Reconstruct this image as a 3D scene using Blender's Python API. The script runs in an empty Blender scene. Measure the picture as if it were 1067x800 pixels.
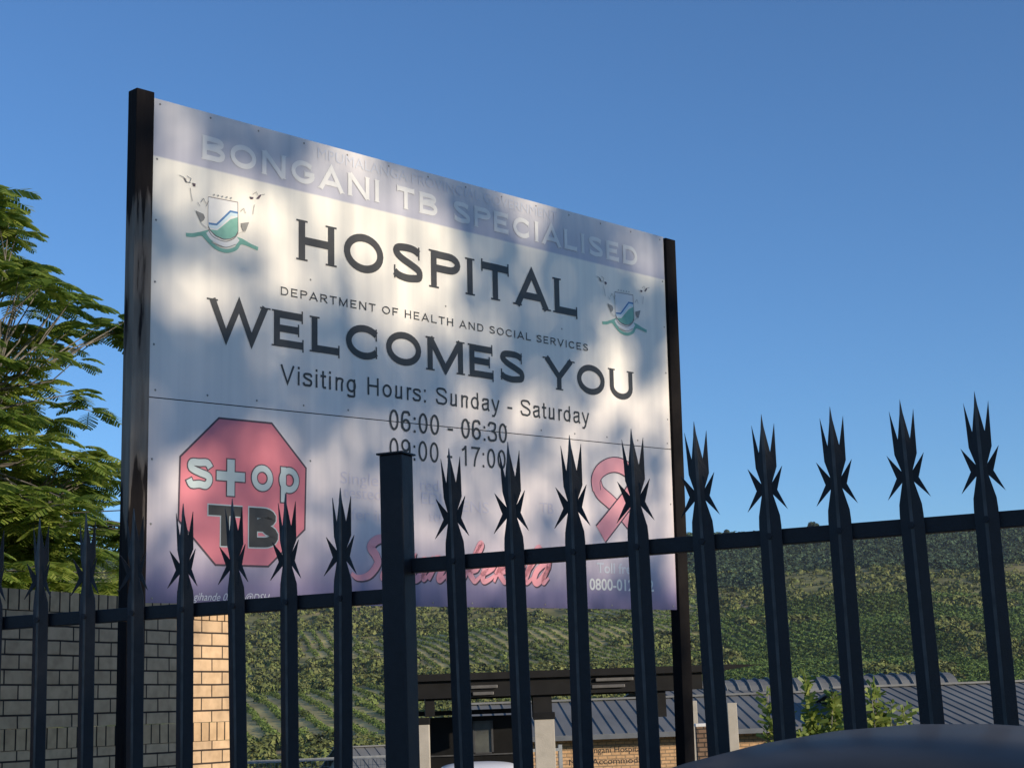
import bpy, bmesh, math, random
import numpy as np
from mathutils import Matrix, Vector
random.seed(7); rng = np.random.default_rng(7)
C = bpy.context.scene
col = C.collection
rad = math.radians

# ------------------------------------------------------------------ camera, sky, sun, exposure
EYE = 1.6
PITCH, ROLL, FPX = 0.20019976845320822, -0.03729485702046755, 1688.566
cp, sp_ = math.cos(PITCH), math.sin(PITCH)
FW = np.array([0, cp, sp_]); U0 = np.array([0, -sp_, cp]); R0 = np.array([1., 0, 0])
RT = math.cos(ROLL)*R0 + math.sin(ROLL)*U0
UP = math.cos(ROLL)*U0 - math.sin(ROLL)*R0
cam = bpy.data.cameras.new('camera'); co = bpy.data.objects.new('camera', cam); col.objects.link(co)
cam.sensor_width = 36; cam.sensor_fit = 'HORIZONTAL'; cam.lens = 36*FPX/1067
cam.clip_start = 0.05; cam.clip_end = 20000
co.matrix_world = Matrix(((RT[0], UP[0], -FW[0], 0), (RT[1], UP[1], -FW[1], 0), (RT[2], UP[2], -FW[2], EYE), (0, 0, 0, 1)))
C.camera = co

SUN_AZ = (0.845, -0.535); SUN_EL = rad(13)
W = bpy.data.worlds.new('World'); C.world = W; W.use_nodes = True
nt = W.node_tree; nt.nodes.clear()
sk = nt.nodes.new('ShaderNodeTexSky'); sk.sky_type = 'NISHITA'; sk.sun_disc = False
sk.sun_elevation = SUN_EL; sk.sun_rotation = math.atan2(SUN_AZ[0], SUN_AZ[1])
sk.altitude = 900; sk.air_density = 1.0; sk.dust_density = 0.0; sk.ozone_density = 5.4
bg = nt.nodes.new('ShaderNodeBackground'); bg.inputs[1].default_value = 0.135
wo = nt.nodes.new('ShaderNodeOutputWorld')
nt.links.new(sk.outputs[0], bg.inputs[0]); nt.links.new(bg.outputs[0], wo.inputs[0])
sl = bpy.data.lights.new('sun', 'SUN'); sl.energy = 4.3; sl.angle = rad(0.6); sl.color = (1.0, 0.85, 0.67)
so = bpy.data.objects.new('sun', sl); col.objects.link(so)
SUNV = Vector((SUN_AZ[0]*math.cos(SUN_EL), SUN_AZ[1]*math.cos(SUN_EL), math.sin(SUN_EL))).normalized()
so.rotation_euler = SUNV.to_track_quat('Z', 'Y').to_euler(); so.location = SUNV*60
C.view_settings.view_transform = 'Standard'; C.view_settings.look = 'None'
C.view_settings.exposure = 0.35; C.view_settings.gamma = 1.0
C.render.engine = 'CYCLES'
C.cycles.use_denoising = True
C.cycles.max_bounces = 8; C.cycles.transparent_max_bounces = 16
C.cycles.volume_bounces = 0

# ------------------------------------------------------------------ helpers
def ray(px, py):
    return FW + RT*(px-533.5)/FPX + UP*(400-py)/FPX
def at(px, py, Y):                       # point at ground distance Y seen towards a direction
    q = ray(px, py); q = q/q[1]*Y
    return Vector((q[0], q[1], q[2]+EYE))

class MB:
    def __init__(s): s.v = []; s.f = []; s.m = []
    def add(s, vs, fs, mi=0):
        b = len(s.v); s.v += [tuple(v) for v in vs]
        for f in fs: s.f.append(tuple(i+b for i in f)); s.m.append(mi)
    def box(s, c, d, rz=0, mi=0):
        cx, cy, cz = c; dx, dy, dz = (q/2 for q in d); ca, sa = math.cos(rz), math.sin(rz)
        vs = []
        for z in (-dz, dz):
            for x, y in ((-dx, -dy), (dx, -dy), (dx, dy), (-dx, dy)):
                vs.append((cx+x*ca-y*sa, cy+x*sa+y*ca, cz+z))
        s.add(vs, [(3, 2, 1, 0), (4, 5, 6, 7), (0, 1, 5, 4), (1, 2, 6, 5), (2, 3, 7, 6), (3, 0, 4, 7)], mi)
    def tube(s, pts, rs, n=6, mi=0, cap=True):
        pts = [Vector(p) for p in pts]; rings = []
        vs = []; fs = []
        for i, p in enumerate(pts):
            d = (pts[min(i+1, len(pts)-1)]-pts[max(i-1, 0)])
            d = d.normalized() if d.length > 1e-9 else Vector((0, 0, 1))
            a = d.orthogonal().normalized() if abs(d.z) > .9 else d.cross(Vector((0, 0, 1))).normalized()
            if abs(d.z) > .9: a = (Vector((1, 0, 0))-d*d.x).normalized()
            b = d.cross(a); r = rs[i] if hasattr(rs, '__len__') else rs
            for k in range(n):
                t = 2*math.pi*k/n; vs.append(p+(a*math.cos(t)+b*math.sin(t))*r)
        for i in range(len(pts)-1):
            for k in range(n):
                k2 = (k+1) % n; fs.append((i*n+k, i*n+k2, (i+1)*n+k2, (i+1)*n+k))
        if cap: fs.append(tuple(range(n))[::-1]); fs.append(tuple(range((len(pts)-1)*n, len(pts)*n)))
        s.add(vs, fs, mi)
    def build(s, name, mats, parent=None, smooth=False, bevel=0, link=True):
        me = bpy.data.meshes.new(name); me.from_pydata(s.v, [], s.f); me.update()
        if not isinstance(mats, (list, tuple)): mats = [mats]
        for m in mats: me.materials.append(m)
        if len(mats) > 1:
            me.polygons.foreach_set('material_index', s.m)
        bm = bmesh.new(); bm.from_mesh(me)
        if len(bm.faces) < 60000: bmesh.ops.recalc_face_normals(bm, faces=bm.faces)
        bm.to_mesh(me); bm.free()
        if smooth: me.polygons.foreach_set('use_smooth', [True]*len(me.polygons))
        o = bpy.data.objects.new(name, me)
        if link: col.objects.link(o)
        if parent: o.parent = parent
        if bevel:
            md = o.modifiers.new('bevel', 'BEVEL'); md.width = bevel; md.segments = 2; md.limit_method = 'ANGLE'
        return o

def tag(o, label=None, cat=None, group=None, kind=None):
    if label: o['label'] = label
    if cat: o['category'] = cat
    if group: o['group'] = group
    if kind: o['kind'] = kind
    return o
def thing(name, label, cat, loc=(0, 0, 0), rz=0, group=None):
    o = bpy.data.objects.new(name, None); col.objects.link(o)
    o.location = loc; o.rotation_euler = (0, 0, rz); o.empty_display_size = .2
    return tag(o, label, cat, group)

# ------------------------------------------------------------------ materials
def mat(name, base=(.5, .5, .5), rough=.6, metal=0, spec=.5):
    m = bpy.data.materials.new(name); m.use_nodes = True
    b = m.node_tree.nodes['Principled BSDF']
    b.inputs['Base Color'].default_value = (*base, 1); b.inputs['Roughness'].default_value = rough
    b.inputs['Metallic'].default_value = metal; b.inputs['Specular IOR Level'].default_value = spec
    return m
def N(m, t, **k):
    n = m.node_tree.nodes.new(t)
    for a, v in k.items(): setattr(n, a, v)
    return n
def L(m, a, b): m.node_tree.links.new(a, b)
def ramp(m, fac, stops):
    r = N(m, 'ShaderNodeValToRGB'); e = r.color_ramp.elements
    e[0].position, e[0].color = stops[0][0], (*stops[0][1], 1)
    e[1].position, e[1].color = stops[-1][0], (*stops[-1][1], 1)
    for p, c in stops[1:-1]:
        q = e.new(p); q.color = (*c, 1)
    L(m, fac, r.inputs[0]); return r
def noise_mat(name, stops, scale=8, rough=.7, detail=6, metal=0, bump=0, bscale=None, stretch=(1, 1, 1), spec=.5, rvar=0):
    m = mat(name, stops[0][1], rough, metal, spec); b = m.node_tree.nodes['Principled BSDF']
    tc = N(m, 'ShaderNodeTexCoord'); mp = N(m, 'ShaderNodeMapping'); mp.inputs['Scale'].default_value = stretch
    L(m, tc.outputs['Object'], mp.inputs[0])
    n = N(m, 'ShaderNodeTexNoise'); n.inputs['Scale'].default_value = scale; n.inputs['Detail'].default_value = detail
    L(m, mp.outputs[0], n.inputs[0])
    r = ramp(m, n.outputs[0], stops); L(m, r.outputs[0], b.inputs['Base Color'])
    if bump:
        n2 = N(m, 'ShaderNodeTexNoise'); n2.inputs['Scale'].default_value = bscale or scale*3; n2.inputs['Detail'].default_value = 5
        L(m, mp.outputs[0], n2.inputs[0])
        bp = N(m, 'ShaderNodeBump'); bp.inputs['Strength'].default_value = bump; bp.inputs['Distance'].default_value = .01
        L(m, n2.outputs[0], bp.inputs['Height']); L(m, bp.outputs[0], b.inputs['Normal'])
    if rvar:
        mr = N(m, 'ShaderNodeMapRange'); mr.inputs[3].default_value = rough-rvar; mr.inputs[4].default_value = rough+rvar
        L(m, n.outputs[0], mr.inputs[0]); L(m, mr.outputs[0], b.inputs['Roughness'])
    return m
def brick_mat(name, c1, c2, mortar, bw=.22, rh=.083, ms=.012, off=.5, zo=0):
    m = mat(name, c1, .85, 0, .2); b = m.node_tree.nodes['Principled BSDF']
    tc = N(m, 'ShaderNodeTexCoord'); sx = N(m, 'ShaderNodeSeparateXYZ'); cb = N(m, 'ShaderNodeCombineXYZ')
    L(m, tc.outputs['Object'], sx.inputs[0])
    ad = N(m, 'ShaderNodeMath', operation='ADD'); L(m, sx.outputs[0], ad.inputs[0]); L(m, sx.outputs[1], ad.inputs[1])
    L(m, ad.outputs[0], cb.inputs[0]); za = N(m, 'ShaderNodeMath', operation='ADD'); za.inputs[1].default_value = zo; L(m, sx.outputs[2], za.inputs[0]); L(m, za.outputs[0], cb.inputs[1])
    # slight waviness of the laid courses
    nw = N(m, 'ShaderNodeTexNoise'); nw.inputs['Scale'].default_value = 3; L(m, tc.outputs['Object'], nw.inputs[0])
    vm = N(m, 'ShaderNodeVectorMath', operation='MULTIPLY_ADD'); vm.inputs[1].default_value = (.012, .008, 0)
    L(m, nw.outputs[1], vm.inputs[0]); L(m, cb.outputs[0], vm.inputs[2])
    br = N(m, 'ShaderNodeTexBrick'); br.offset = off
    br.inputs['Scale'].default_value = 1; br.inputs['Brick Width'].default_value = bw; br.inputs['Row Height'].default_value = rh
    br.inputs['Mortar Size'].default_value = ms; br.inputs['Mortar Smooth'].default_value = .15
    br.inputs['Color1'].default_value = (*c1, 1); br.inputs['Color2'].default_value = (*c2, 1); br.inputs['Mortar'].default_value = (*mortar, 1)
    L(m, vm.outputs[0], br.inputs[0])
    n = N(m, 'ShaderNodeTexNoise'); n.inputs['Scale'].default_value = 14; n.inputs['Detail'].default_value = 6; L(m, tc.outputs['Object'], n.inputs[0])
    r = ramp(m, n.outputs[0], [(.3, (.7, .68, .66)), (.62, (1, 1, 1))])
    mx = N(m, 'ShaderNodeMix', data_type='RGBA', blend_type='MULTIPLY'); mx.inputs[0].default_value = .8
    L(m, br.outputs[0], mx.inputs[6]); L(m, r.outputs[0], mx.inputs[7]); L(m, mx.outputs[2], b.inputs['Base Color'])
    inv = N(m, 'ShaderNodeMath', operation='SUBTRACT'); inv.inputs[0].default_value = 1; L(m, br.outputs[1], inv.inputs[1])
    bp = N(m, 'ShaderNodeBump'); bp.inputs['Strength'].default_value = 1; bp.inputs['Distance'].default_value = .012
    L(m, inv.outputs[0], bp.inputs['Height']); L(m, bp.outputs[0], b.inputs['Normal'])
    return m
def leaf_mat(name, ca, cb_, cc, scale=1.2, trans=.35, rough=.5):
    m = bpy.data.materials.new(name); m.use_nodes = True; nt = m.node_tree; nt.nodes.clear()
    out = N(m, 'ShaderNodeOutputMaterial'); pb = N(m, 'ShaderNodeBsdfPrincipled'); tr = N(m, 'ShaderNodeBsdfTranslucent')
    pb.inputs['Roughness'].default_value = rough; pb.inputs['Specular IOR Level'].default_value = .35
    ge = N(m, 'ShaderNodeNewGeometry'); tc = N(m, 'ShaderNodeTexCoord')
    n = N(m, 'ShaderNodeTexNoise'); n.inputs['Scale'].default_value = scale; n.inputs['Detail'].default_value = 3; L(m, tc.outputs['Object'], n.inputs[0])
    ad = N(m, 'ShaderNodeMath', operation='MULTIPLY_ADD'); ad.inputs[1].default_value = .45; 
    L(m, ge.outputs['Random Per Island'], ad.inputs[0]); L(m, n.outputs[0], ad.inputs[2])
    r = ramp(m, ad.outputs[0], [(.4, ca), (.7, cb_), (.98, cc)])
    L(m, r.outputs[0], pb.inputs['Base Color']); L(m, r.outputs[0], tr.inputs[0])
    mx = N(m, 'ShaderNodeMixShader'); mx.inputs[0].default_value = trans
    L(m, pb.outputs[0], mx.inputs[1]); L(m, tr.outputs[0], mx.inputs[2]); L(m, mx.outputs[0], out.inputs[0])
    return m
def attr_mat(name, attr, rough=.9, nscale=.2, trans=0):
    m = mat(name, (.1, .1, .1), rough, 0, .15); b = m.node_tree.nodes['Principled BSDF']
    a = N(m, 'ShaderNodeAttribute', attribute_name=attr)
    tc = N(m, 'ShaderNodeTexCoord'); n = N(m, 'ShaderNodeTexNoise'); n.inputs['Scale'].default_value = nscale; n.inputs['Detail'].default_value = 8
    L(m, tc.outputs['Object'], n.inputs[0]); r = ramp(m, n.outputs[0], [(.3, (.55, .55, .55)), (.7, (1.35, 1.3, 1.2))])
    mx = N(m, 'ShaderNodeMix', data_type='RGBA', blend_type='MULTIPLY'); mx.inputs[0].default_value = 1
    L(m, a.outputs[0], mx.inputs[6]); L(m, r.outputs[0], mx.inputs[7]); L(m, mx.outputs[2], b.inputs['Base Color'])
    return m

FENCE = noise_mat('painted_fence_steel', [(.3, (.009, .011, .015)), (.7, (.016, .019, .024))], 30, .5, spec=.3, bump=.15, bscale=250, rvar=.12)
CREASE_HL = noise_mat('painted_crease_highlight', [(.35, (.022, .025, .029)), (.7, (.060, .064, .068))], 22, .38)  # lighter grey strip: light caught on the pale's crease, painted into the colour
BARK = noise_mat('bark', [(.35, (.10, .085, .07)), (.65, (.32, .29, .25))], 9, .9, bump=.6, stretch=(1, 1, .25))
GALV = noise_mat('galvanised_screw', [(.3, (.2, .2, .2)), (.7, (.4, .4, .4))], 60, .4, metal=.8)
WHITE = noise_mat('white_paint', [(.3, (.68, .67, .64)), (.7, (.8, .79, .76))], 6, .5)
PLASTER = noise_mat('tan_plaster', [(.25, (.36, .33, .27)), (.6, (.46, .42, .35)), (.8, (.5, .46, .39))], 4, .9, bump=.3, bscale=60)
DARKM = noise_mat('dark_painted_steel', [(.3, (.005, .005, .005)), (.7, (.010, .010, .010))], 5, .7, spec=.2)
ROOFM = noise_mat('grey_roof_sheeting', [(.3, (.13, .135, .135)), (.7, (.19, .195, .19))], 1.4, .7, stretch=(1, .3, 1), spec=.2)
RUBBER = noise_mat('tyre_rubber', [(.3, (.015, .015, .015)), (.7, (.03, .03, .03))], 20, .85)
GLASS = mat('car_glass', (.012, .014, .016), .06, 0, .8)
FACE = brick_mat('tan_face_brick', (.62, .44, .27), (.54, .385, .235), (.05, .038, .03), ms=.0055)
ROWL = brick_mat('tan_brick_on_edge', (.62, .43, .25), (.53, .365, .21), (.032, .024, .018), bw=.083, rh=.4, ms=.006, off=0, zo=.2)
YBRICK = brick_mat('yellow_building_brick', (.62, .40, .22), (.52, .33, .18), (.30, .22, .14), ms=.012)

# ------------------------------------------------------------------ terrain
def vnoise(x, y, s, seed):
    x = np.asarray(x, float)/s; y = np.asarray(y, float)/s
    xi = np.floor(x).astype(int); yi = np.floor(y).astype(int); xf = x-xi; yf = y-yi
    def h(a, b):
        n = np.sin(a*127.1+b*311.7+seed*74.7)*43758.5453; return n-np.floor(n)
    u = xf*xf*(3-2*xf); v = yf*yf*(3-2*yf)
    return (h(xi, yi)*(1-u)+h(xi+1, yi)*u)*(1-v)+(h(xi, yi+1)*(1-u)+h(xi+1, yi+1)*u)*v
HY = [-4000, -40, 4, 12, 24, 40, 60, 110, 200, 300, 450, 620, 800, 950, 1150, 1500, 1560, 1800, 2600, 6000]
HZ = [10, 0.3, 0, -.25, -.85, -1.5, -2.6, -7, -14, -6.5, 2, 13, 33, 55, 91, 157, 158, 135, 60, 40]
def ground(x, y):
    x = np.asarray(x, float); y = np.asarray(y, float)
    z = np.interp(y, HY, HZ)
    k = np.clip((y-250)/500, 0, 1)*np.clip((1560-y)/500, .12, 1)
    z = z + k*((vnoise(x, y, 260, 1)-.5)*26 + (vnoise(x, y, 90, 2)-.5)*8)
    z = z - np.clip((x-150)/900, 0, 1)*np.clip((y-900)/500, 0, 1)*9
    return z
def px_of(x, y): return 533.5+FPX*x/np.maximum(y, 1)
def region(x, y):
    """0 scrub, 1 orchard with bare soil, 2 dense dark plantation, 3 forest"""
    p = px_of(x, y); w = (vnoise(x, y, 70, 5)-.5)*90
    r = np.zeros_like(p, int)
    yy = y+w*1.1; pp = p+w*.6
    r[(yy+w*1.5 > 1150-(pp-690)*.25) & (pp > 690)] = 3
    r[(yy > 1060) & (pp > 960)] = 3
    r[(yy > 1230)] = 3
    r[(pp > 742) & (yy > 470) & (yy < 905)] = 2
    r[(pp > 320) & (pp < 735) & (yy > 735) & (yy < 985)] = 1
    r[(pp > 440) & (pp < 700) & (yy > 520) & (yy < 745)] = 1
    r[(pp > 60) & (pp < 400) & (yy > 330) & (yy < 560)] = 1
    r[(pp > 620) & (pp < 735) & (yy > 960) & (yy < 1040)] = 1
    cop = vnoise(x, y, 62, 77)
    r[(r == 1) & (cop > .66)] = 0
    r[(r == 2) & (cop > .78)] = 0
    return r

def terrain():
    ys = np.unique(np.concatenate([np.linspace(-4000, -60, 12), np.linspace(-40, 60, 41), np.linspace(60, 250, 24), np.linspace(250, 1700, 180), np.linspace(1700, 6000, 14)]))
    xs = np.unique(np.concatenate([np.linspace(-5000, -900, 10), np.linspace(-900, 900, 161), np.linspace(900, 5000, 10), np.linspace(-14, 14, 15)]))
    X, Y = np.meshgrid(xs, ys); Z = ground(X, Y)
    nx, ny = len(xs), len(ys)
    v = np.stack([X, Y, Z], -1).reshape(-1, 3)
    i = np.arange(nx*ny).reshape(ny, nx)
    f = np.stack([i[:-1, :-1], i[:-1, 1:], i[1:, 1:], i[1:, :-1]], -1).reshape(-1, 4)
    me = bpy.data.meshes.new('ground'); me.from_pydata(v.tolist(), [], f.tolist()); me.update()
    r = region(X.ravel(), Y.ravel()); n1 = vnoise(X.ravel(), Y.ravel(), 55, 9)
    c = np.ones((len(v), 4)); 
    pal = {0: (.20, .20, .08), 1: (.38, .34, .15), 2: (.11, .13, .045), 3: (.06, .085, .04)}
    for k, a in pal.items(): c[r == k, :3] = a
    dry = np.clip((n1-.55)*3, 0, 1)[:, None]*(r == 0)[:, None]
    c[:, :3] = c[:, :3]*(1-dry)+np.array((.32, .25, .14))*dry
    near = (Y.ravel() < 260); c[near, :3] = (.12, .115, .06); c[Y.ravel() < 16, :3] = (.34, .29, .22)
    ca = me.color_attributes.new('soil', 'FLOAT_COLOR', 'POINT'); ca.data.foreach_set('color', c.ravel())
    me.polygons.foreach_set('use_smooth', [True]*len(me.polygons))
    m = attr_mat('hill_ground', 'soil', nscale=.05); me.materials.append(m)
    o = bpy.data.objects.new('ground', me); col.objects.link(o); tag(o, kind='structure')
terrain()

def face_out(o):
    """flat print faces outwards (local -y)"""
    bm = bmesh.new(); bm.from_mesh(o.data); bm.normal_update()
    bmesh.ops.reverse_faces(bm, faces=[f for f in bm.faces if f.normal.y > 0]); bm.to_mesh(o.data); bm.free(); return o
def quads_object(name, P, A, B, mt, colr=None, attr='tint'):
    """many leaf-sized quads: centre P, half axes A, B (numpy n x 3)"""
    n = len(P)
    v = np.empty((n, 4, 3)); v[:, 0] = P-A-B; v[:, 1] = P+A-B; v[:, 2] = P+A+B; v[:, 3] = P-A+B
    me = bpy.data.meshes.new(name)
    me.vertices.add(n*4); me.vertices.foreach_set('co', v.astype(np.float32).ravel())
    me.loops.add(n*4); me.loops.foreach_set('vertex_index', np.arange(n*4, dtype=np.int32))
    me.polygons.add(n); me.polygons.foreach_set('loop_start', np.arange(0, n*4, 4, dtype=np.int32))
    me.update(calc_edges=True); me.validate()
    if colr is not None:
        c = np.ones((n, 4, 4)); c[:, :, :3] = colr[:, None, :]
        ca = me.color_attributes.new(attr, 'FLOAT_COLOR', 'POINT'); ca.data.foreach_set('color', c.ravel())
    me.materials.append(mt)
    o = bpy.data.objects.new(name, me); col.objects.link(o); return o
def rvec(n):
    a = rng.normal(size=(n, 3)); return a/np.linalg.norm(a, axis=1, keepdims=True)
def clumps(cx, cy, rx, rz, nq, colr, qs):
    """bushes as clouds of small leafy faces; returns arrays"""
    k = np.repeat(np.arange(len(cx)), nq); n = len(k)
    d = rvec(n); d[:, 2] = np.abs(d[:, 2])*1.0-.1
    rr = .72+.33*rng.random(n)
    P = np.stack([cx[k]+d[:, 0]*rx[k]*rr, cy[k]+d[:, 1]*rx[k]*rr, ground(cx, cy)[k]+rz[k]*.15+d[:, 2]*rz[k]*rr*1.1], -1)
    nr = d+rvec(n)*.5; nr /= np.linalg.norm(nr, axis=1, keepdims=True)
    A = np.cross(nr, rvec(n)); A /= np.linalg.norm(A, axis=1, keepdims=True); B = np.cross(nr, A)
    s = (qs[k]*(.6+.8*rng.random(n)))[:, None]
    return P, A*s, B*s*.75, colr[k]*(.86+.28*rng.random((n, 1)))

def hillside():
    lm = attr_mat('bush_leaves', 'tint', nscale=.9)
    n = 60000
    Y = np.sqrt(rng.random(n)*(1560**2-250**2)+250**2); X = (rng.random(n)*2-1)*(.43*Y+50)
    r = region(X, Y); pr = np.where(r == 3, 1.0, np.where(r == 2, .0, np.where(r == 1, .045, .42)))
    dens = vnoise(X, Y, 45, 21); pr = np.where(r == 0, pr*(.3+1.9*dens), pr)
    pr = np.where((r == 0) & (vnoise(X, Y, 62, 77) > .64), .9, pr)
    k = rng.random(n) < pr; X, Y, r = X[k], Y[k], r[k]
    n = len(X); sz = np.where(r == 3, 3.0, 2.5)*(.55+.9*rng.random(n)**1.6)
    base = np.where((r == 3)[:, None], np.array((.050, .085, .048)), np.array((.11, .145, .045)))
    t = rng.random((n, 1)); alt = np.array((.20, .21, .08))
    c = np.where((r == 0)[:, None], base*(1-t*.75)+alt*t*.75, base*(.7+.7*t))
    dk = (rng.random(n) < .22)[:, None]; c = np.where(dk, c*.55, c)
    nq = np.clip(24*(900/Y)**1.7, 14, 110).astype(int)
    a = clumps(X, Y, sz, sz*.85, nq, c, sz*.24*np.clip(Y/850, .42, 1))
    o = quads_object('hillside_bush', *a[:3], lm, a[3]); tag(o, 'rough green and olive bushes and forest covering the far hillside', 'bush', kind='stuff')
    # orchards: rows of small trees running up the slope
    PX = []; PY = []; CC = []; S = []
    phi = rad(80)
    for kind, sp, st in ((1, 6.1, 1.6), (2, 5.4, 2.0)):
        gx = np.arange(-700, 700, sp); gy = np.arange(-100, 1500, st)
        GX, GY = np.meshgrid(gx, gy); GX = GX.ravel(); GY = GY.ravel()
        for rot in ((.20, .24) if kind == 1 else (.10,)):
            x = GX*math.cos(rot)-(GY-600)*math.sin(rot); y = 600+GX*math.sin(rot)+(GY-600)*math.cos(rot)
            j = rng.random(len(x)) < (.93 if kind == 1 else .96)
            j &= (y > 300) & (y < 1250) & (np.abs(x) < .43*y+30)
            x, y = x[j]+rng.normal(size=j.sum())*.35, y[j]+rng.normal(size=j.sum())*.5
            rr = region(x, y); m = rr == kind
            if kind == 1:
                near = y+(px_of(x, y)-450)*.35 < 640
                m &= near if rot > .22 else ~near
            x, y = x[m], y[m]
            PX.append(x); PY.append(y)
            b = np.array((.11, .165, .045)) if kind == 1 else np.array((.075, .13, .038))
            v = vnoise(x, y, 60, 33)[:, None]
            CC.append(b*(.7+.7*v)+np.array((.02, .012, 0))*rng.random((len(x), 1))); S.append(np.full(len(x), 1.02 if kind == 1 else 1.5)*(.75+.5*rng.random(len(x))))
    X = np.concatenate(PX); Y = np.concatenate(PY); c = np.concatenate(CC); s = np.concatenate(S)
    nq = np.clip(14*(850/Y)**1.5, 9, 44).astype(int)
    a = clumps(X, Y, s, s*.95, nq, c, s*.30*np.clip(Y/850, .5, 1))
    o = quads_object('orchard', *a[:3], lm, a[3]); tag(o, 'rows of small dark green orchard trees on the far slope', 'orchard', kind='stuff')
hillside()

def skyline_tree(px, py, Y, r, label):
    p = at(px, py, Y); g = float(ground(p.x, p.y))
    t = thing('hilltop_tree', label, 'tree', (p.x, p.y, g), 0, 'trees on the skyline')
    m = MB(); m.tube([(0, 0, 0), (0.4, 0, r*1.0)], [.5, .3], 6); m.build('trunk', BARK, t)
    n = 260; d = rvec(n); rr = (.6+.4*rng.random(n))[:, None]
    P = d*rr*np.array((r, r, r*.7))+np.array((0, 0, r*1.3)); A = rvec(n)*r*.2; B = np.cross(A, rvec(n))
    o = quads_object('crown', P, A, B, LEAFD); o.parent = t
LEAFD = leaf_mat('dark_leaves', (.018, .035, .012), (.035, .06, .02), (.07, .10, .03))
skyline_tree(847, 549, 1500, 5, 'lone round tree on the skyline of the far ridge')
skyline_tree(757, 551, 1500, 2.5, 'small bush beside the fence spike on the far ridge')

# ------------------------------------------------------------------ mid-ground buildings
def ribbed_roof(m, x0, x1, y0, z0, y1, z1, pitch, mi=0, rib=.022, th=.05):
    """sheet from eave (y0,z0) to ridge (y1,z1), ribs running up the slope"""
    m.add([(x0, y0, z0), (x1, y0, z0), (x1, y1, z1), (x0, y1, z1), (x0, y0, z0-th), (x1, y0, z0-th), (x1, y1, z1-th), (x0, y1, z1-th)],
          [(0, 1, 2, 3), (7, 6, 5, 4), (0, 4, 5, 1), (1, 5, 6, 2), (2, 6, 7, 3), (3, 7, 4, 0)], mi)
    dy, dz = y1-y0, z1-z0; l = math.hypot(dy, dz); ny, nz = -dz/l*rib, dy/l*rib
    if nz < 0: ny, nz = -ny, -nz
    x = x0+.02
    while x < x1:
        w = .035
        m.add([(x, y0-.01, z0+.001), (x+w, y0-.01, z0+.001), (x+w, y1, z1+.001), (x, y1, z1+.001), (x+.008, y0-.01+ny, z0+nz), (x+w-.008, y0-.01+ny, z0+nz), (x+w-.008, y1+ny, z1+nz), (x+.008, y1+ny, z1+nz)],
              [(4, 5, 6, 7), (0, 1, 5, 4), (1, 2, 6, 5), (2, 3, 7, 6), (3, 0, 4, 7)], mi)
        x += pitch
def window(parent, x, z, w, h, y=0):
    f = MB(); t = .05
    for a, b, c_, d in ((x, z-h/2+t/2, w, t), (x, z+h/2-t/2, w, t)): f.box((a, y-.012, b), (c_, .05, d))
    for a in (x-w/2+t/2, x, x+w/2-t/2): f.box((a, y-.010, z), (t, .045, h-2*t))
    fo = f.build('window', WHITE, parent)
    p = MB(); p.box((x, y-.002, z), (w-.04, .02, h-.04)); p.build('pane', GLASS, fo)
def house(name, label, loc, rz, length, wh, run, rise, depth, pitch=.34, wmat=YBRICK, over=.5, wins=()):
    t = thing(name, label, 'building', loc, rz, 'low ribbed roof hospital buildings')
    m = MB(); m.box((length/2, depth/2, wh/2), (length, depth, wh)); m.build('wall', wmat, t)
    r = MB(); ribbed_roof(r, -.3, length+.3, -over, wh+.03, run, wh+.03+rise, pitch)
    ribbed_roof(r, -.3, length+.3, depth+over, wh+.03, depth-run+.001 if depth-run > run else run+.004, wh+.03+rise, pitch)
    ro = r.build('roof', ROOFM, t)
    g = MB()   # gable infill
    for x in (0.003, length-.003):
        mid = (run+max(depth-run, run))/2
        g.add([(x, 0, wh), (x, depth, wh), (x, depth/2, wh+rise*.93), (x+.001, 0, wh), (x+.001, depth, wh), (x+.001, depth/2, wh+rise*.93)], [(0, 1, 2), (5, 4, 3), (0, 3, 4, 1), (1, 4, 5, 2), (2, 5, 3, 0)])
    g.build('gable', wmat, t)
    c = MB(); c.box((length/2, depth/2, wh+.03+rise+.03), (length+.62, .26, .05)); c.build('ridge_cap', ROOFM, ro)
    fa = MB(); fa.box((length/2, -over-.035, wh-.03), (length+.6, .1, .11)); fa.build('gutter', noise_mat('gutter_paint', [(.3, (.09, .1, .11)), (.7, (.13, .14, .15))], 3, .5), ro)
    for (x, z, w, h) in wins: window(t, x, z, w, h)
    return t
def text_mesh(s, font_scale=1, bold=0, shear=0, space=1):
    cu = bpy.data.curves.new('lettering', 'FONT'); cu.body = s; cu.size = 1; cu.shear = shear; cu.offset = bold
    cu.space_character = space; cu.fill_mode = 'BOTH'; cu.resolution_u = 4
    o = bpy.data.objects.new('lettering', cu); col.objects.link(o)
    dg = bpy.context.evaluated_depsgraph_get(); dg.update()
    me = bpy.data.meshes.new_from_object(o.evaluated_get(dg)); bpy.data.objects.remove(o)
    v = np.array([tuple(q.co) for q in me.vertices]); 
    f = [tuple(p.vertices) for p in me.polygons]; bpy.data.meshes.remove(me)
    return v, f
CAPREF = None
def capheight():
    global CAPREF
    if CAPREF is None:
        v, _ = text_mesh('H'); CAPREF = v[:, 1].max()
    return CAPREF
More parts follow.
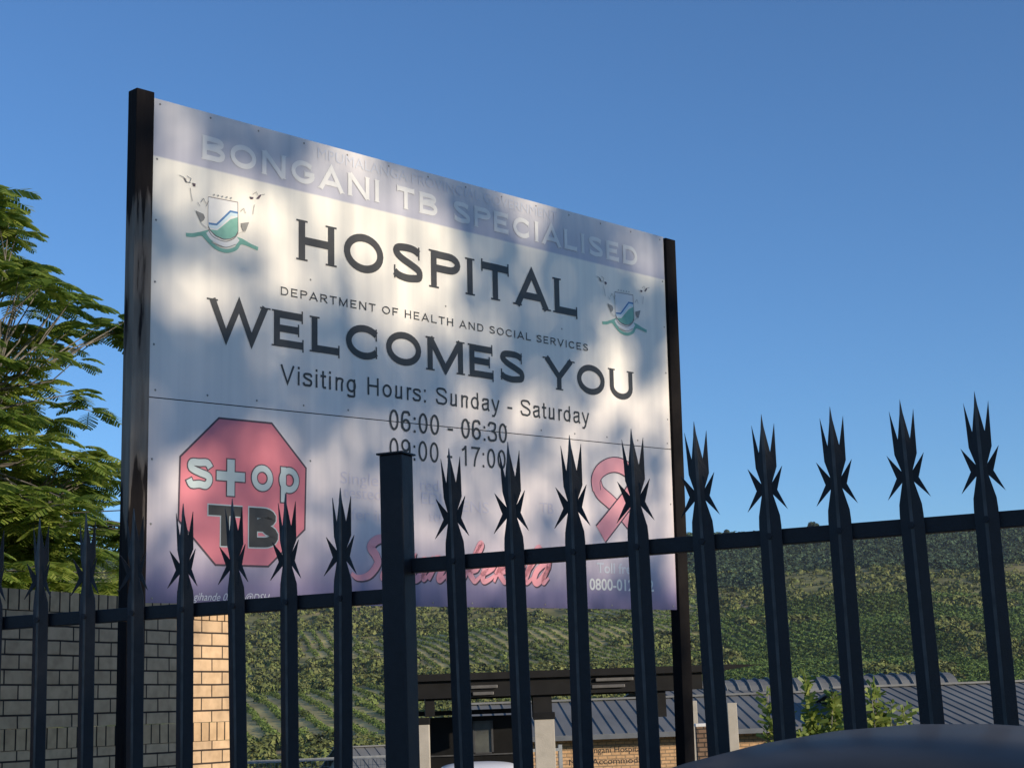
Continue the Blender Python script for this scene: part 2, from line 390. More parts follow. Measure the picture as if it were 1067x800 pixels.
def place_text(name, s, x0, x1, base, cap, y, mt, parent, bold=0, shear=0, grow=0):
    """flat lettering standing in the local x-z plane at depth y"""
    v, f = text_mesh(s, bold=bold+grow, shear=shear); v0, _ = text_mesh(s, bold=bold, shear=shear) if grow else (v, 0)
    sx = (x1-x0)/(v0[:, 0].max()-v0[:, 0].min()); sz = cap/capheight(); mn = v0[:, 0].min()
    m = MB(); m.add([(x0+(a[0]-mn)*sx, y, base+a[1]*sz) for a in v], f)
    return face_out(m.build(name, mt, parent))

EAVE = at(590, 768, 40)
gz = float(ground(2, 41))
bt = house('brick_building', 'yellow brick building with grey ribbed roof and black wall lettering', (-1.2, 39.9, gz), rad(6), 10.5, EAVE.z-gz+.02, 3.0, .82, 6.0, .30, wins=())
INK = mat('black_wall_lettering', (.02, .018, .016), .7)
wh = EAVE.z-gz
def bloc(px, py, Y):    # world point to that building's local x,z
    p = at(px, py, Y); v = bt.matrix_basis.inverted() if False else (Matrix.Translation(bt.location) @ Matrix.Rotation(rad(6), 4, 'Z')).inverted(); return v @ p
a = bloc(606, 783, 40.7); b = bloc(665, 781, 41.0)
place_text('lettering', 'Bongani Hospital', bloc(606, 783, 40.7).x, bloc(664, 780, 41).x, a.z-.03, .14, -.004, INK, bt)
place_text('lettering', 'MDR Accommodation', bloc(590, 796, 40.7).x, bloc(680, 790, 41).x, bloc(606, 795, 40.7).z-.02, .14, -.004, INK, bt)

# barrel vaulted walkway roof behind
def vault():
    p0 = at(704, 711, 52)
    g = float(ground(8, 53)); t = thing('vaulted_walkway', 'grey barrel vaulted ribbed roof of a walkway behind the lower roofs', 'walkway', (p0.x-.2, 50.5, g), rad(5))
    top = p0.z-g; R = .95; m = MB(); ln = 8.6; n = 14
    x = 0
    for (x0, x1, rr) in [(0, ln, R)]:
        vs = []; fs = []
        for i in range(n+1):
            th = math.pi*i/n; yy = -math.cos(th)*rr*1.3; z = top-rr*.95+math.sin(th)*rr*.95
            vs += [(x0, yy, z), (x1, yy, z)]
        for i in range(n): fs.append((2*i, 2*i+1, 2*i+3, 2*i+2))
        m.add(vs, fs)
    while x < ln:
        pts = [(x, -math.cos(math.pi*i/n)*R*1.33, top-R*.95+math.sin(math.pi*i/n)*R*.98+.0) for i in range(n+1)]
        m.tube(pts, .03, 4); x += .36
    m.build('vault_roof', ROOFM, t)
    q = MB()
    q.box((ln/2, -R*1.3, top-R*.95-.15), (ln, .12, .26)); q.box((ln/2, R*1.3, top-R*.95-.15), (ln, .12, .26)); q.build('eaves_beam', DARKM, t)
    for i in range(5):
        for s in (-1, 1):
            m = MB(); m.box((.2+i*(ln-.4)/4, s*R*1.3, (top-R*.95-.28)/2), (.12, .11, top-R*.95-.28)); m.build('column', DARKM, t)
vault()
g = float(ground(7, 46))
house('brick_building', 'long low building with diagonal ribbed roof just below the vaulted roof', (4.6, 46.0, g), rad(14), 7.6, 1.05-g+.1, 4.0, 1.05, 8.0, .30, wins=())
g = float(ground(11, 38))
q1 = at(984, 766, 37); q2 = at(984, 712, 41.5)
house('brick_building', 'low building at the right edge with pale grey ribbed roof', (q1.x-.4, 37.4, g), rad(12), 12, q1.z-g, 4.3, q2.z-q1.z-.05, 8.6, .30)
p = at(372, 799, 62); g = float(ground(p.x, 62))
house('shed', 'small distant shed with pale green grey roof above the mesh fence', (p.x-.1, 62, g), rad(24), 3.2, max(1.0, at(380, 801, 62).z-g), 1.6, .75, 3.2, .4, wmat=PLASTER, over=.2)

# canopy, piers, guard booth
def canopy():
    a = at(418, 704, 24); b = at(769, 689, 24.6)
    g = float(ground(0, 24)); rz = math.atan2(b.y-a.y, b.x-a.x)
    t = thing('entrance_canopy', 'long dark flat canopy over the hospital gate with tube lights', 'canopy', (a.x, a.y, g), rz)
    ln = (b-a).length; top = (a.z+b.z)/2-g; u = .36
    m = MB(); m.box((ln/2-.15, 1.6, top-.06), (ln-.3, 3.3, .10)); 
    m.add([(ln-.3, -.05, top-.11), (ln+.35, -.05, top-.03), (ln+.35, 3.2, top-.03), (ln-.3, 3.2, top-.11), (ln-.3, -.05, top-.01), (ln-.3, 3.2, top-.01)], [(0, 1, 2, 3), (4, 5, 2, 1), (0, 4, 1), (3, 2, 5), (0, 3, 5, 4)])
    m.build('roof_slab', DARKM, t)
    for y in (.12, 1.5, 3.0):
        m = MB(); m.box((ln/2-.2, y, top-.24), (ln-.7, .14, .24)); m.build('beam', DARKM, t)
    F1 = noise_mat('tube_light_cover', [(.3, (.07, .066, .06)), (.7, (.11, .105, .095))], 8, .5)
    M = (Matrix.Translation(t.location) @ Matrix.Rotation(rz, 4, 'Z')).inverted()
    for (x0, y0, x1, y1) in ((491, 716, 519, 714), (493, 722.5, 515, 721.5), (624, 708.5, 664, 705), (620, 715, 655, 713)):
        p = M @ at(x0, y0, 24.05); q = M @ at(x1, y1, 24.1)
        m = MB(); m.box(((p.x+q.x)/2, .02, (p.z+q.z)/2), (abs(q.x-p.x), .05, .05)); m.build('tube_light', F1, t, bevel=.01)
    for px in (448, 567, 690):
        p = M @ at(px, 745, 24.25)
        m = MB(); m.box((p.x, .22, (top-.36+p.z-.02)/2), (.28 if px != 448 else .14, .16, top-.36-p.z+.02)); m.build('post', DARKM, t)
    return t
canopy()
def pier(px0, px1, ytop, Y, label, capc=True, mt=PLASTER, capm=DARKM, group=None, ch=.1):
    a = at(px0, ytop, Y); b = at(px1, ytop, Y); w = b.x-a.x; g = float(ground(a.x, Y)); h = a.z-g
    t = thing('gate_pier', label, 'pier', ((a.x+b.x)/2, Y+w/2, g), 0, 'piers around the hospital gate')
    m = MB(); m.box((0, 0, h/2-.02), (w, w, h+.04)); m.build('shaft', mt, t, bevel=.008)
    if capc:
        m = MB(); m.box((0, 0, h+ch/2+.001), (w*1.1, w*1.1, ch)); m.build('cap', capm, t, bevel=.008)
pier(556.5, 577.5, 749.5, 24, 'tan plastered pier with dark cap under the middle of the canopy')
pier(435, 447, 755, 24, 'tan plastered pier partly hidden behind the square fence post')
pier(715, 726, 730, 33, 'slim pale pier between sign post and brick pier', False)
pier(757.5, 767.5, 732, 30, 'slim pale plastered pier right of the canopy end', False)
pier(725.5, 739.5, 757, 31, 'short brick pier with white cap between two pale piers', True, brick_mat('brown_pier_brick', (.26, .17, .11), (.20, .13, .09), (.06, .05, .04)), WHITE, ch=.06)

def booth():
    a = at(440, 741, 25.5); b = at(549, 737.5, 25.5); g = float(ground(-1, 26)); h = a.z-g; w = b.x-a.x
    t = thing('guard_booth', 'dark guard booth under the canopy with a small notice window', 'booth', (a.x, 25.5, g))
    m = MB(); m.box((w/2, 1, h/2-.05), (w-.06, 1.9, h-.1)); m.build('wall', DARKM, t)
    m = MB(); m.box((w/2, 1, h-.035), (w+.1, 2.2, .07)); m.build('roof', DARKM, t)
    M = Matrix.Translation(t.location).inverted()
    p = M @ at(493.5, 752, 25.5); q = M @ at(513.5, 784, 25.5)
    wm = noise_mat('dusty_glass', [(.35, (.05, .052, .05)), (.65, (.11, .115, .10))], 2.5, .3)
    f = MB(); cx_, cz_ = (p.x+q.x)/2, (p.z+q.z)/2; ww, hh = q.x-p.x, p.z-q.z
    for dx, dz, sx, sz in ((-ww/2, 0, .03, hh), (ww/2, 0, .03, hh), (0, hh/2, ww+.03, .03), (0, -hh/2, ww+.03, .03)): f.box((cx_+dx, .035, cz_+dz), (sx, .04, sz))
    fo = f.build('window', noise_mat('window_frame', [(.3, (.05, .05, .05)), (.7, (.07, .07, .07))], 5, .5), t)
    f = MB(); f.box((cx_, .045, cz_), (ww-.02, .01, hh-.02)); f.build('pane', wm, fo)
    s = M @ at(520, 785, 25.5); f = MB(); f.box((w/2, .03, s.z), (w-.1, .03, .02)); f.build('rail', noise_mat('worn_edge', [(.3, (.05, .05, .05)), (.7, (.1, .1, .1))], 9, .5), t)
booth()

def mesh_fence():
    a = at(250, 793, 30); b = at(420, 787.5, 30.5); g = float(ground(-3, 30)); ln = (b-a).length+6
    t = thing('mesh_fence', 'grey welded mesh security fence low in the valley', 'fence', (a.x-3, a.y-.1, g), math.atan2(b.y-a.y, b.x-a.x))
    h = a.z-g; mm = noise_mat('galvanised_mesh', [(.3, (.22, .24, .25)), (.7, (.32, .34, .35))], 10, .5, metal=.3)
    m = MB(); x = 0
    while x < ln: m.box((x, 0, h/2), (.006, .006, h)); x += .075
    z = .1
    while z <= h: m.box((ln/2, 0, z), (ln, .005, .006)); z += .16
    m.build('mesh_panel', mm, t)
    m = MB(); m.box((ln/2, -.02, h-.03), (ln, .03, .05)); m.build('rail', mm, t)
    for i in range(4):
        m = MB(); m.box((i*ln/3, .05, h/2+.03), (.07, .07, h+.06)); m.build('post', mm, t)
mesh_fence()

# ------------------------------------------------------------------ shrubs
SHL = leaf_mat('bright_shrub_leaves', (.10, .16, .03), (.20, .27, .06), (.36, .40, .10), 3, .45)
def shrub(px, pyt, Y, w, label, n=420):
    p = at(px, pyt, Y); g = float(ground(p.x, Y)); h = p.z-g
    t = thing('shrub', label, 'shrub', (p.x, Y, g), 0, 'shrubs beyond the parked car')
    st = MB(); P = []; A = []; B = []
    for i in range(11):
        a = random.random()*6.28; r = random.random()*w*.8; top = h*(.62+.38*random.random()**.8) if i else h
        if i == 0: r = .05
        e = Vector((math.cos(a)*r, math.sin(a)*r*.7, top)); mid = e*.5+Vector((0, 0, -.04))
        pts = [Vector((e.x*.1, e.y*.1, 0)), mid, e]; st.tube(pts, [.018, .01, .004], 5)
        for k in range(n//9):
            s = random.random()**.6; q = (pts[1].lerp(pts[2], (s-.5)*2) if s > .5 else pts[0].lerp(pts[1], s*2))
            d = Vector((random.gauss(0, 1), random.gauss(0, 1), random.gauss(.3, .7))).normalized()
            c = q+d*(.05+.12*random.random()*(1.3-s)); nrm = Vector(rvec(1)[0]); sdir = d.cross(nrm).normalized()
            P.append(c); A.append(d*.055*(.6+.7*random.random())); B.append(sdir*.020)
    st.build('stem', BARK, t)
    o = quads_object('foliage', np.array(P), np.array(A), np.array(B), SHL); o.parent = t
shrub(842, 704, 19, .55, 'tallest bright green shrub above the car roof, left of the middle fence pale', 1800)
shrub(804, 716, 18.5, .12, 'thin upright green sprig left of the tallest shrub')
shrub(912, 712, 19.5, .30, 'loose green shrub right of the tallest shrub', 1000)
shrub(868, 722, 20, .25, 'low green shrub between the tallest and the loose shrub', 900)
shrub(938, 735, 18.5, .3, 'lowest green shrub beneath the diagonal ribbed roof', 420)

# ------------------------------------------------------------------ tan brick wall at the left
def brick_wall():
    a = Vector((-2.876, 9.0)); b = Vector((-1.937, 10.9)); d = (b-a).normalized(); ang = math.atan2(d.y, d.x)
    LN = 7.0; s = b-d*LN; g = -.6; t = thing('brick_wall', 'tan face brick boundary wall behind the left fence', 'wall', (s.x, s.y, 0), ang)
    top = 2.385; TH = .23
    r2 = top-.115
    z_row = 1.50                                  # lower brick-on-edge band
    def seg(z0, z1, name, mt, pr=0):
        m = MB(); m.box((0, 0, 0), (LN, TH+pr*2, z1-z0)); o = m.build(name, mt, t); o.location = (LN/2, TH/2, (z0+z1)/2)
        return o
    seg(g, z_row-.003, 'wall_face', FACE); seg(z_row, z_row+.115, 'brick_band', ROWL, .003)
    seg(z_row+.118, r2-.003, 'wall_face', FACE); seg(r2, top, 'coping', ROWL, .004)
brick_wall()

# ------------------------------------------------------------------ feathery tree at the left
FROND = leaf_mat('feathery_leaves', (.10, .18, .034), (.23, .33, .06), (.42, .48, .11), .5, .5)
PALEBARK = noise_mat('pale_grey_bark', [(.3, (.08, .07, .06)), (.7, (.24, .22, .19))], 6, .85, bump=.4)
def frond(P, A, B, base, d, ln, nrm_tilt):
    """one bipinnate leaf: arched rachis with pairs of pinnae"""
    d = Vector(d).normalized(); side = d.cross(Vector((0, 0, 1)))
    if side.length < .1: side = Vector((1, 0, 0))
    side.normalize(); n = 11
    p = Vector(base); dd = d.copy(); st = ln/n
    for k in range(n):
        dd = (dd+Vector((0, 0, -.06-.05*k/n))).normalized(); q = p+dd*st
        P.append((p+q)/2); A.append((q-p)/2); B.append(side*.004)
        L_ = .165*math.sin(math.pi*(k+1.6)/(n+2.4))*ln/.45
        for s in (-1, 1):
            v = (side*s+dd*.55+Vector((0, 0, -.22-.2*random.random()+nrm_tilt))).normalized()
            c = q+v*L_*.5; P.append(c); A.append(v*L_*.5); B.append(dd*.017*(ln/.45)+Vector((0, 0, .002)))
        p = q
def limb(m, pts, r0, r1): m.tube(pts, [r0+(r1-r0)*i/(len(pts)-1) for i in range(len(pts))], 7)
def wob(a, b, n, amt):
    a = Vector(a); b = Vector(b); out = [a]
    for i in range(1, n):
        out.append(a.lerp(b, i/n)+Vector((random.gauss(0, amt), random.gauss(0, amt), random.gauss(0, amt)*.7+amt*.6)))
    out.append(b); return out
def feather_tree():
    cx_, cy_ = -7.6, 16.6; g = float(ground(cx_, cy_))
    t = thing('feathery_tree', 'spreading feathery leaved tree behind the tan brick wall', 'tree', (cx_, cy_, g))
    m = MB(); P = []; A = []; B = []
    limb(m, [(0, 0, -.2), (.1, 0, 1.1), (.05, .1, 2.2)], .24, .17)
    # crown envelope: radius per height (local z measured from camera eye level)
    EZ = [1.5, 2.9, 4.2, 5.0, 6.0, 6.8, 7.5, 8.2]; ER = [3.6, 3.8, 3.7, 3.35, 3.05, 3.1, 2.6, 1.6]
    tips = []
    limbs = []
    for k in range(16):
        a = 2*math.pi*k/16+random.uniform(-.2, .2); z = random.uniform(3.2, 6.2); r = np.interp(z, EZ, ER)*.62
        e = (math.cos(a)*r, math.sin(a)*r, z); pts = wob((.05, .1, 2.1), e, 4, .12); limb(m, pts, .10, .035); limbs.append(pts)
    for i in range(1900):
        a = random.random()*2*math.pi
        if random.random() < .62: a = random.uniform(-2.2, .9)       # the side seen over the wall is drawn more closely
        z = random.uniform(1.7, 8.1) if random.random() < .6 else random.uniform(1.7, 5.2); R = float(np.interp(z, EZ, ER))*(1+.09*math.sin(5*a+z*2.1)+.06*math.sin(z*5+a))
        lay = math.floor((z+.35*math.sin(a*2))/.8)*.8+random.gauss(0, .08); z = .35*z+.65*lay
        r = R*(random.random()**.42)
        tips.append(Vector((math.cos(a)*r, math.sin(a)*r, z)))
    for tp in tips:
        lb = min((p for l in limbs for p in l[1:]), key=lambda p: (p-tp).length+max(0, p.z-tp.z)*1.5)
        pts = wob(lb, tp, 3, .07); m.tube(pts, [.017, .012, .008, .005], 5)
        out = Vector((tp.x, tp.y, 0)).normalized()
        for j in range(random.randint(5, 8)):
            a = random.gauss(0, 1.7); d = Matrix.Rotation(a, 3, 'Z') @ out; d = d+Vector((0, 0, random.uniform(.05, .5)))
            frond(P, A, B, tp+Vector((random.gauss(0, .04), random.gauss(0, .04), random.gauss(0, .03))), d, random.uniform(.26, .46), random.uniform(-.05, .1))
    m.build('trunk', PALEBARK, t)
    o = quads_object('crown', np.array(P), np.array(A), np.array(B), FROND); o.parent = t
feather_tree()

# ------------------------------------------------------------------ shade trees on the sun side (behind the camera, right)
SA = np.array((-SUN_AZ[1], SUN_AZ[0], 0)); SA /= np.linalg.norm(SA)           # horizontal axis across the sunlight
SV = np.array(SUNV); SB = np.cross(SV, SA); SB = SB if SB[2] > 0 else -SB      # the other axis across the sunlight
SHL2 = leaf_mat('shade_tree_leaves', (.03, .055, .015), (.05, .08, .02), (.08, .11, .03), 1, .2)
BL = [(205,260,60,.45),(250,200,50,.5),(310,250,65,.95),(370,200,55,1),(420,260,55,.9),(470,300,50,.5),(200,330,40,.35),(400,340,45,.5),(470,350,40,.45),(560,215,40,.55),(640,380,40,.75),(690,540,35,1),(545,520,42,1),(480,560,35,.6),(590,480,35,.5),(620,430,35,.4),(350,500,40,.45),(420,500,35,.4),(160,440,35,.3),(600,600,30,.5),(165,130,30,.5)]
DK = [(262,138,34,.95),(345,372,50,.75),(240,410,66,.85),(612,290,58,.9),(520,300,32,.5),(440,400,42,.4),(335,430,45,.5)]
def shade_trees():
    """two street trees between the low sun and the sign; their uneven crowns throw the dappled shade"""
    SO_ = np.array((-1.4236734, 6.1735028, 2.06044)); E1 = np.array((.69002543, .72378513, .01114854)); E2 = np.array((.01650494, -.0311382, 1.))
    NN = np.cross(E1, E2)
    gaps = []
    for (px, py, r, amp) in BL:
        d = ray(px, py); k = (SO_-np.array((0, 0, EYE))).dot(NN)/d.dot(NN); p = np.array((0, 0, EYE))+d*k
        gaps.append((p.dot(SA), p.dot(SB), r/1689*k, amp))
    n = 60000
    a = rng.uniform(-.6, 8.6, n); b = rng.uniform(.3, 6.2, n)
    br = np.zeros(n)
    for (ga, gb, r, amp) in gaps: br = br+amp*np.exp(-((a-ga)**2+(b-gb)**2)/(2*(r*.72)**2))
    for (px, py, r, amp) in DK:
        d = ray(px, py); k = (SO_-np.array((0, 0, EYE))).dot(NN)/d.dot(NN); p = np.array((0, 0, EYE))+d*k
        br = br*(1-amp*np.exp(-((a-p.dot(SA))**2+(b-p.dot(SB))**2)/(2*(r/1689*k*.7)**2)))
    br = np.minimum(br, .82); br = np.where((a >= 4.15) & (b < 3.55+.17*(a-4.4)), np.maximum(br, .40), br)
    lam = np.where(a < 4.15, 3.2, -np.log(np.clip(.22+.9*br, .02, 1)))
    lam = np.where((a >= 4.15) & (b < 2.72), 3.0, lam)
    lam = np.where((a < 4.15) & (b > 2.5), .9, lam)
    # a slot of sun over the car roof
    lam = np.where((np.abs(b-(1.74-.25*(a-2.6))) < .24) & (a > 2.1) & (a < 3.1), 0, lam)
    edge = 4.9+.5*np.sin(a*1.3)+.25*np.sin(a*4.1)
    lam = np.where(b > edge+.7, lam*.0, np.where(b > edge, lam*.6, lam))
    lam = np.where(a > 7.62, lam*.05, lam)
    keep = rng.random(n) < lam/3.2
    a, b = a[keep], b[keep]; n = len(a)
    t = 15.5+np.where(a < 4.15, -.8, 1.0)+2.4*(vnoise(a*10, b*10, 7, 3)-.5)*2+rng.normal(size=n)*.5
    P = a[:, None]*SA+b[:, None]*SB+t[:, None]*SV
    for side, lab in ((0, 'broad leafy street tree on the sunny side beyond the parked car'), (1, 'second broad leafy street tree farther along, shading the sign')):
        m = (a < 4.15) if side == 0 else (a >= 4.15)
        c = P[m].mean(0); base = Vector((c[0], c[1], 0)); th = thing('street_tree', lab, 'tree', base, 0, 'street trees shading the sign and fence')
        A = rvec(m.sum()); B = np.cross(A, rvec(m.sum())); B /= np.linalg.norm(B, axis=1, keepdims=True)
        o = quads_object('crown', P[m]-np.array(base), A*.075, B*.042, SHL2); o.parent = th
        w = MB(); w.tube([(0, 0, -.3), (.1, 0, 2), (0, .1, 3.6)], [.3, .24, .18], 8)
        Q = P[m]-np.array(base)
        for q in Q[rng.choice(len(Q), 70)]:
            w.tube(wob((0, .1, 3.4), q, 3, .15), [.06, .035, .02, .008], 5)
        w.build('trunk', BARK, th)
shade_trees()

# ------------------------------------------------------------------ the hospital sign
SO = Vector((-1.4236734, 6.1735028, .4604441+EYE)); SW, SH = 3.24, 2.0
EU = Vector((.69002543, .72378513, .01114854)).normalized(); EV = Vector((.01650494, -.0311382, 1.)).normalized(); EN = EU.cross(EV).normalized()
SM = Matrix(((EU.x, -EN.x, EV.x, SO.x), (EU.y, -EN.y, EV.y, SO.y), (EU.z, -EN.z, EV.z, SO.z), (0, 0, 0, 1)))
SMI = SM.inverted()
def suv(px, py):
    d = Vector(ray(px, py)); o = Vector((0, 0, EYE)); k = (SO-o).dot(EN)/d.dot(EN); p = SMI @ (o+d*k); return (p.x, p.z)

def sheet_mat(name):
    m = mat(name, (.75, .75, .75), .5, 0, .5); b = m.node_tree.nodes['Principled BSDF']
    tc = N(m, 'ShaderNodeTexCoord'); sx = N(m, 'ShaderNodeSeparateXYZ'); L(m, tc.outputs['Object'], sx.inputs[0])
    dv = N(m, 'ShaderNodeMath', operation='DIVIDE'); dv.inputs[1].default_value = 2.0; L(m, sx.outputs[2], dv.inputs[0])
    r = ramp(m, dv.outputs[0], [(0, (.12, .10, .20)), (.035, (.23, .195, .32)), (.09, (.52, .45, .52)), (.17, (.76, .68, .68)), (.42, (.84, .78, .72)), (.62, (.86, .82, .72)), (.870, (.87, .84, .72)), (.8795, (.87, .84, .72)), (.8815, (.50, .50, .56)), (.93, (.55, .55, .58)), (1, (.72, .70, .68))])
    mp = N(m, 'ShaderNodeMapping'); mp.inputs['Scale'].default_value = (14, 1, .35); L(m, tc.outputs['Object'], mp.inputs[0])
    n = N(m, 'ShaderNodeTexNoise'); n.inputs['Scale'].default_value = 1; n.inputs['Detail'].default_value = 5; L(m, mp.outputs[0], n.inputs[0])
    r2 = ramp(m, n.outputs[0], [(.3, (.85, .85, .86)), (.65, (1, 1, 1))])
    mx = N(m, 'ShaderNodeMix', data_type='RGBA', blend_type='MULTIPLY'); mx.inputs[0].default_value = 1
    L(m, r.outputs[0], mx.inputs[6]); L(m, r2.outputs[0], mx.inputs[7]); L(m, mx.outputs[2], b.inputs['Base Color'])
    mr = N(m, 'ShaderNodeMapRange'); mr.inputs[3].default_value = .28; mr.inputs[4].default_value = .5; L(m, n.outputs[0], mr.inputs[0]); L(m, mr.outputs[0], b.inputs['Roughness'])
    bp = N(m, 'ShaderNodeBump'); bp.inputs['Strength'].default_value = .25; bp.inputs['Distance'].default_value = .004; L(m, n.outputs[0], bp.inputs['Height']); L(m, bp.outputs[0], b.inputs['Normal'])
    return m
SHEET = sheet_mat('printed_sheet')
T_BLACK = noise_mat('black_vinyl', [(.3, (.018, .018, .016)), (.7, (.03, .03, .027))], 30, .45)
T_WHITE = noise_mat('faded_white_vinyl', [(.3, (.68, .69, .66)), (.7, (.8, .8, .76))], 8, .5)
T_FAINT = noise_mat('faint_white_vinyl', [(.3, (.62, .64, .68)), (.7, (.55, .58, .64))], 8, .5)
T_LAV = noise_mat('faint_lavender_vinyl', [(.3, (.62, .58, .64)), (.7, (.66, .62, .67))], 8, .5)
T_RED = noise_mat('stop_sign_red_vinyl', [(.3, (.64, .16, .20)), (.7, (.74, .22, .26))], 3, .5)
T_PINK = noise_mat('pink_vinyl', [(.3, (.86, .33, .36)), (.7, (.92, .42, .44))], 5, .5)
T_DARK = noise_mat('dark_outline_vinyl', [(.3, (.05, .03, .045)), (.7, (.07, .04, .06))], 30, .5)
T_PALE = noise_mat('pale_grey_vinyl', [(.3, (.42, .52, .52)), (.7, (.52, .60, .60))], 9, .5)
T_BLUE = noise_mat('crest_blue', [(.3, (.04, .16, .36)), (.7, (.06, .20, .42))], 30, .5)
T_SKY = noise_mat('crest_pale_blue', [(.3, (.50, .66, .72)), (.7, (.58, .72, .76))], 30, .5)
T_GREEN = noise_mat('crest_green', [(.3, (.14, .38, .29)), (.7, (.20, .46, .36))], 30, .5)
T_GREY = noise_mat('crest_grey', [(.3, (.20, .20, .18)), (.7, (.30, .29, .26))], 30, .5)
T_TAN = noise_mat('crest_pale_tan', [(.3, (.58, .55, .46)), (.7, (.64, .61, .52))], 30, .5)

def ribbon(m, pts, w, y, closed=False, taper=None):
    """flat stroke in the local x-z plane, mitred"""
    n = len(pts); Lf = []; Rt = []
    for i in range(n):
        a = pts[i-1] if (i > 0 or closed) else None; b = pts[(i+1) % n] if (i < n-1 or closed) else None; p = pts[i]
        ds_ = []
        for q, s in ((a, 1), (b, -1)):
            if q is not None:
                dx, dz = (p[0]-q[0])*s, (p[1]-q[1])*s; l = math.hypot(dx, dz) or 1e-9; ds_.append((dx/l, dz/l))
        dx = sum(d[0] for d in ds_); dz = sum(d[1] for d in ds_); l = math.hypot(dx, dz) or 1e-9; dx /= l; dz /= l
        c = dx*ds_[0][0]+dz*ds_[0][1]; ww = (w if taper is None else w*taper[i])/2/max(c, .45)
        Lf.append((p[0]-dz*ww, y, p[1]+dx*ww)); Rt.append((p[0]+dz*ww, y, p[1]-dx*ww))
    fs = [(i, i+1, n+i+1, n+i) for i in range(n-1)]
    if closed: fs.append((n-1, 0, n, 2*n-1))
    m.add(Lf+Rt, fs)
def arc(cx_, cz_, rx, rz_, a0, a1, n=18):
    return [(cx_+rx*math.cos(rad(a0+(a1-a0)*i/n)), cz_+rz_*math.sin(rad(a0+(a1-a0)*i/n))) for i in range(n+1)]
def crom(pts, n=6):
    out = []
    P_ = [pts[0]]+list(pts)+[pts[-1]]
    for i in range(1, len(P_)-2):
        for k in range(n):
            t = k/n; o = []
            for d in (0, 1):
                a, b, c, e = P_[i-1][d], P_[i][d], P_[i+1][d], P_[i+2][d]
                o.append(.5*((2*b)+(-a+c)*t+(2*a-5*b+4*c-e)*t*t+(-a+3*b-3*c+e)*t**3))
            out.append(tuple(o))
    out.append(tuple(pts[-1])); return out
def glyph(ch, t):
    """wide engraved capitals: list of (polyline, serif at start, serif at end); returns width, strokes"""
    h = t/2; e = .0
    V = lambda x: ([(x, 0), (x, 1)], 'h', 'h')
    if ch == 'H': return 1.0, [V(.12), V(.88), ([(.12, .5), (.88, .5)], 0, 0)]
    if ch == 'I': return .28, [V(.14)]
    if ch == 'L': return .84, [V(.12), ([(.12, h), (.80, h)], 0, 'v')]
    if ch == 'T': return .92, [V(.46), ([(.04, 1-h), (.88, 1-h)], 'v', 'v')]
    if ch == 'E': return .88, [V(.12), ([(.12, h), (.82, h)], 0, 'v'), ([(.12, .51), (.70, .51)], 0, 'v'), ([(.12, 1-h), (.80, 1-h)], 0, 'v')]
    if ch == 'F': return .84, [V(.12), ([(.12, .50), (.68, .50)], 0, 'v'), ([(.12, 1-h), (.80, 1-h)], 0, 'v')]
    if ch == 'N': return 1.06, [V(.12), V(.94), ([(.12, .98), (.94, .02)], 0, 0)]
    if ch == 'M': return 1.22, [V(.12), V(1.10), ([(.12, .98), (.61, .08), (1.10, .98)], 0, 0)]
    if ch == 'W': return 1.45, [([(.05, 1), (.40, .03), (.725, .95), (1.05, .03), (1.40, 1)], 'h', 'h')]
    if ch == 'V': return 1.06, [([(.05, 1), (.53, .03), (1.01, 1)], 'h', 'h')]
    if ch == 'A': return 1.08, [([(.05, 0), (.54, .97), (1.03, 0)], 'h', 'h'), ([(.22, .31), (.86, .31)], 0, 0)]
    if ch == 'Y': return 1.02, [([(.05, 1), (.51, .42), (.97, 1)], 'h', 'h'), ([(.51, .46), (.51, 0)], 0, 'h')]
    if ch == 'U': return 1.0, [([(.12, 1), (.12, .42)]+arc(.5, .42, .38, .42-h, 180, 360, 12)[1:]+[(.88, 1)], 'h', 'h')]
    if ch == 'O': return 1.12, [(arc(.56, .5, .56-h, .5-h, 0, 345, 28), 'c', 0)]
    if ch == 'C': return 1.04, [(arc(.56, .5, .56-h, .5-h, 40, 320, 22), 'v', 'v')]
    if ch == 'G': return 1.08, [(arc(.56, .5, .56-h, .5-h, 42, 330, 22)+[(.98, .44)], 'v', 0), ([(.62, .44), (1.04, .44)], 'v', 0)]
    if ch == 'D': return 1.0, [V(.12), ([(.12, 1-h), (.50, 1-h)]+arc(.50, .5, .50-h, .5-h, 90, -90, 14)[1:]+[(.12, h)], 0, 0)]
    if ch == 'P': return .88, [V(.12), ([(.12, 1-h), (.58, 1-h)]+arc(.58, .715, .28-h*.2, .285-h, 90, -90, 10)[1:]+[(.12, .43+h)], 0, 0)]
    if ch == 'R': return .96, [V(.12), ([(.12, 1-h), (.58, 1-h)]+arc(.58, .715, .28-h*.2, .285-h, 90, -90, 10)[1:]+[(.12, .43+h)], 0, 0), ([(.50, .47), (.90, 0)], 0, 'h')]
    if ch == 'B': return .94, [V(.12), ([(.12, 1-h), (.56, 1-h)]+arc(.56, .755, .26-h*.2, .245-h, 90, -90, 9)[1:]+[(.12, .51+h*.0)], 0, 0), ([(.12, .51), (.60, .51)]+arc(.60, .255+h*.4, .28-h*.2, .255-h*.6, 90, -90, 9)[1:]+[(.12, h)], 0, 0)]
    if ch == 'S':
        return .92, [(crom([(.80, .80), (.66, 1-h-.02), (.44, 1-h), (.20, .90-h*.4), (.15, .74), (.30, .60), (.60, .46), (.80, .34), (.80, .17), (.64, h+.02), (.44, h), (.22, h+.04), (.10, .22)], 4), 'v', 'v')]
    return .45, []
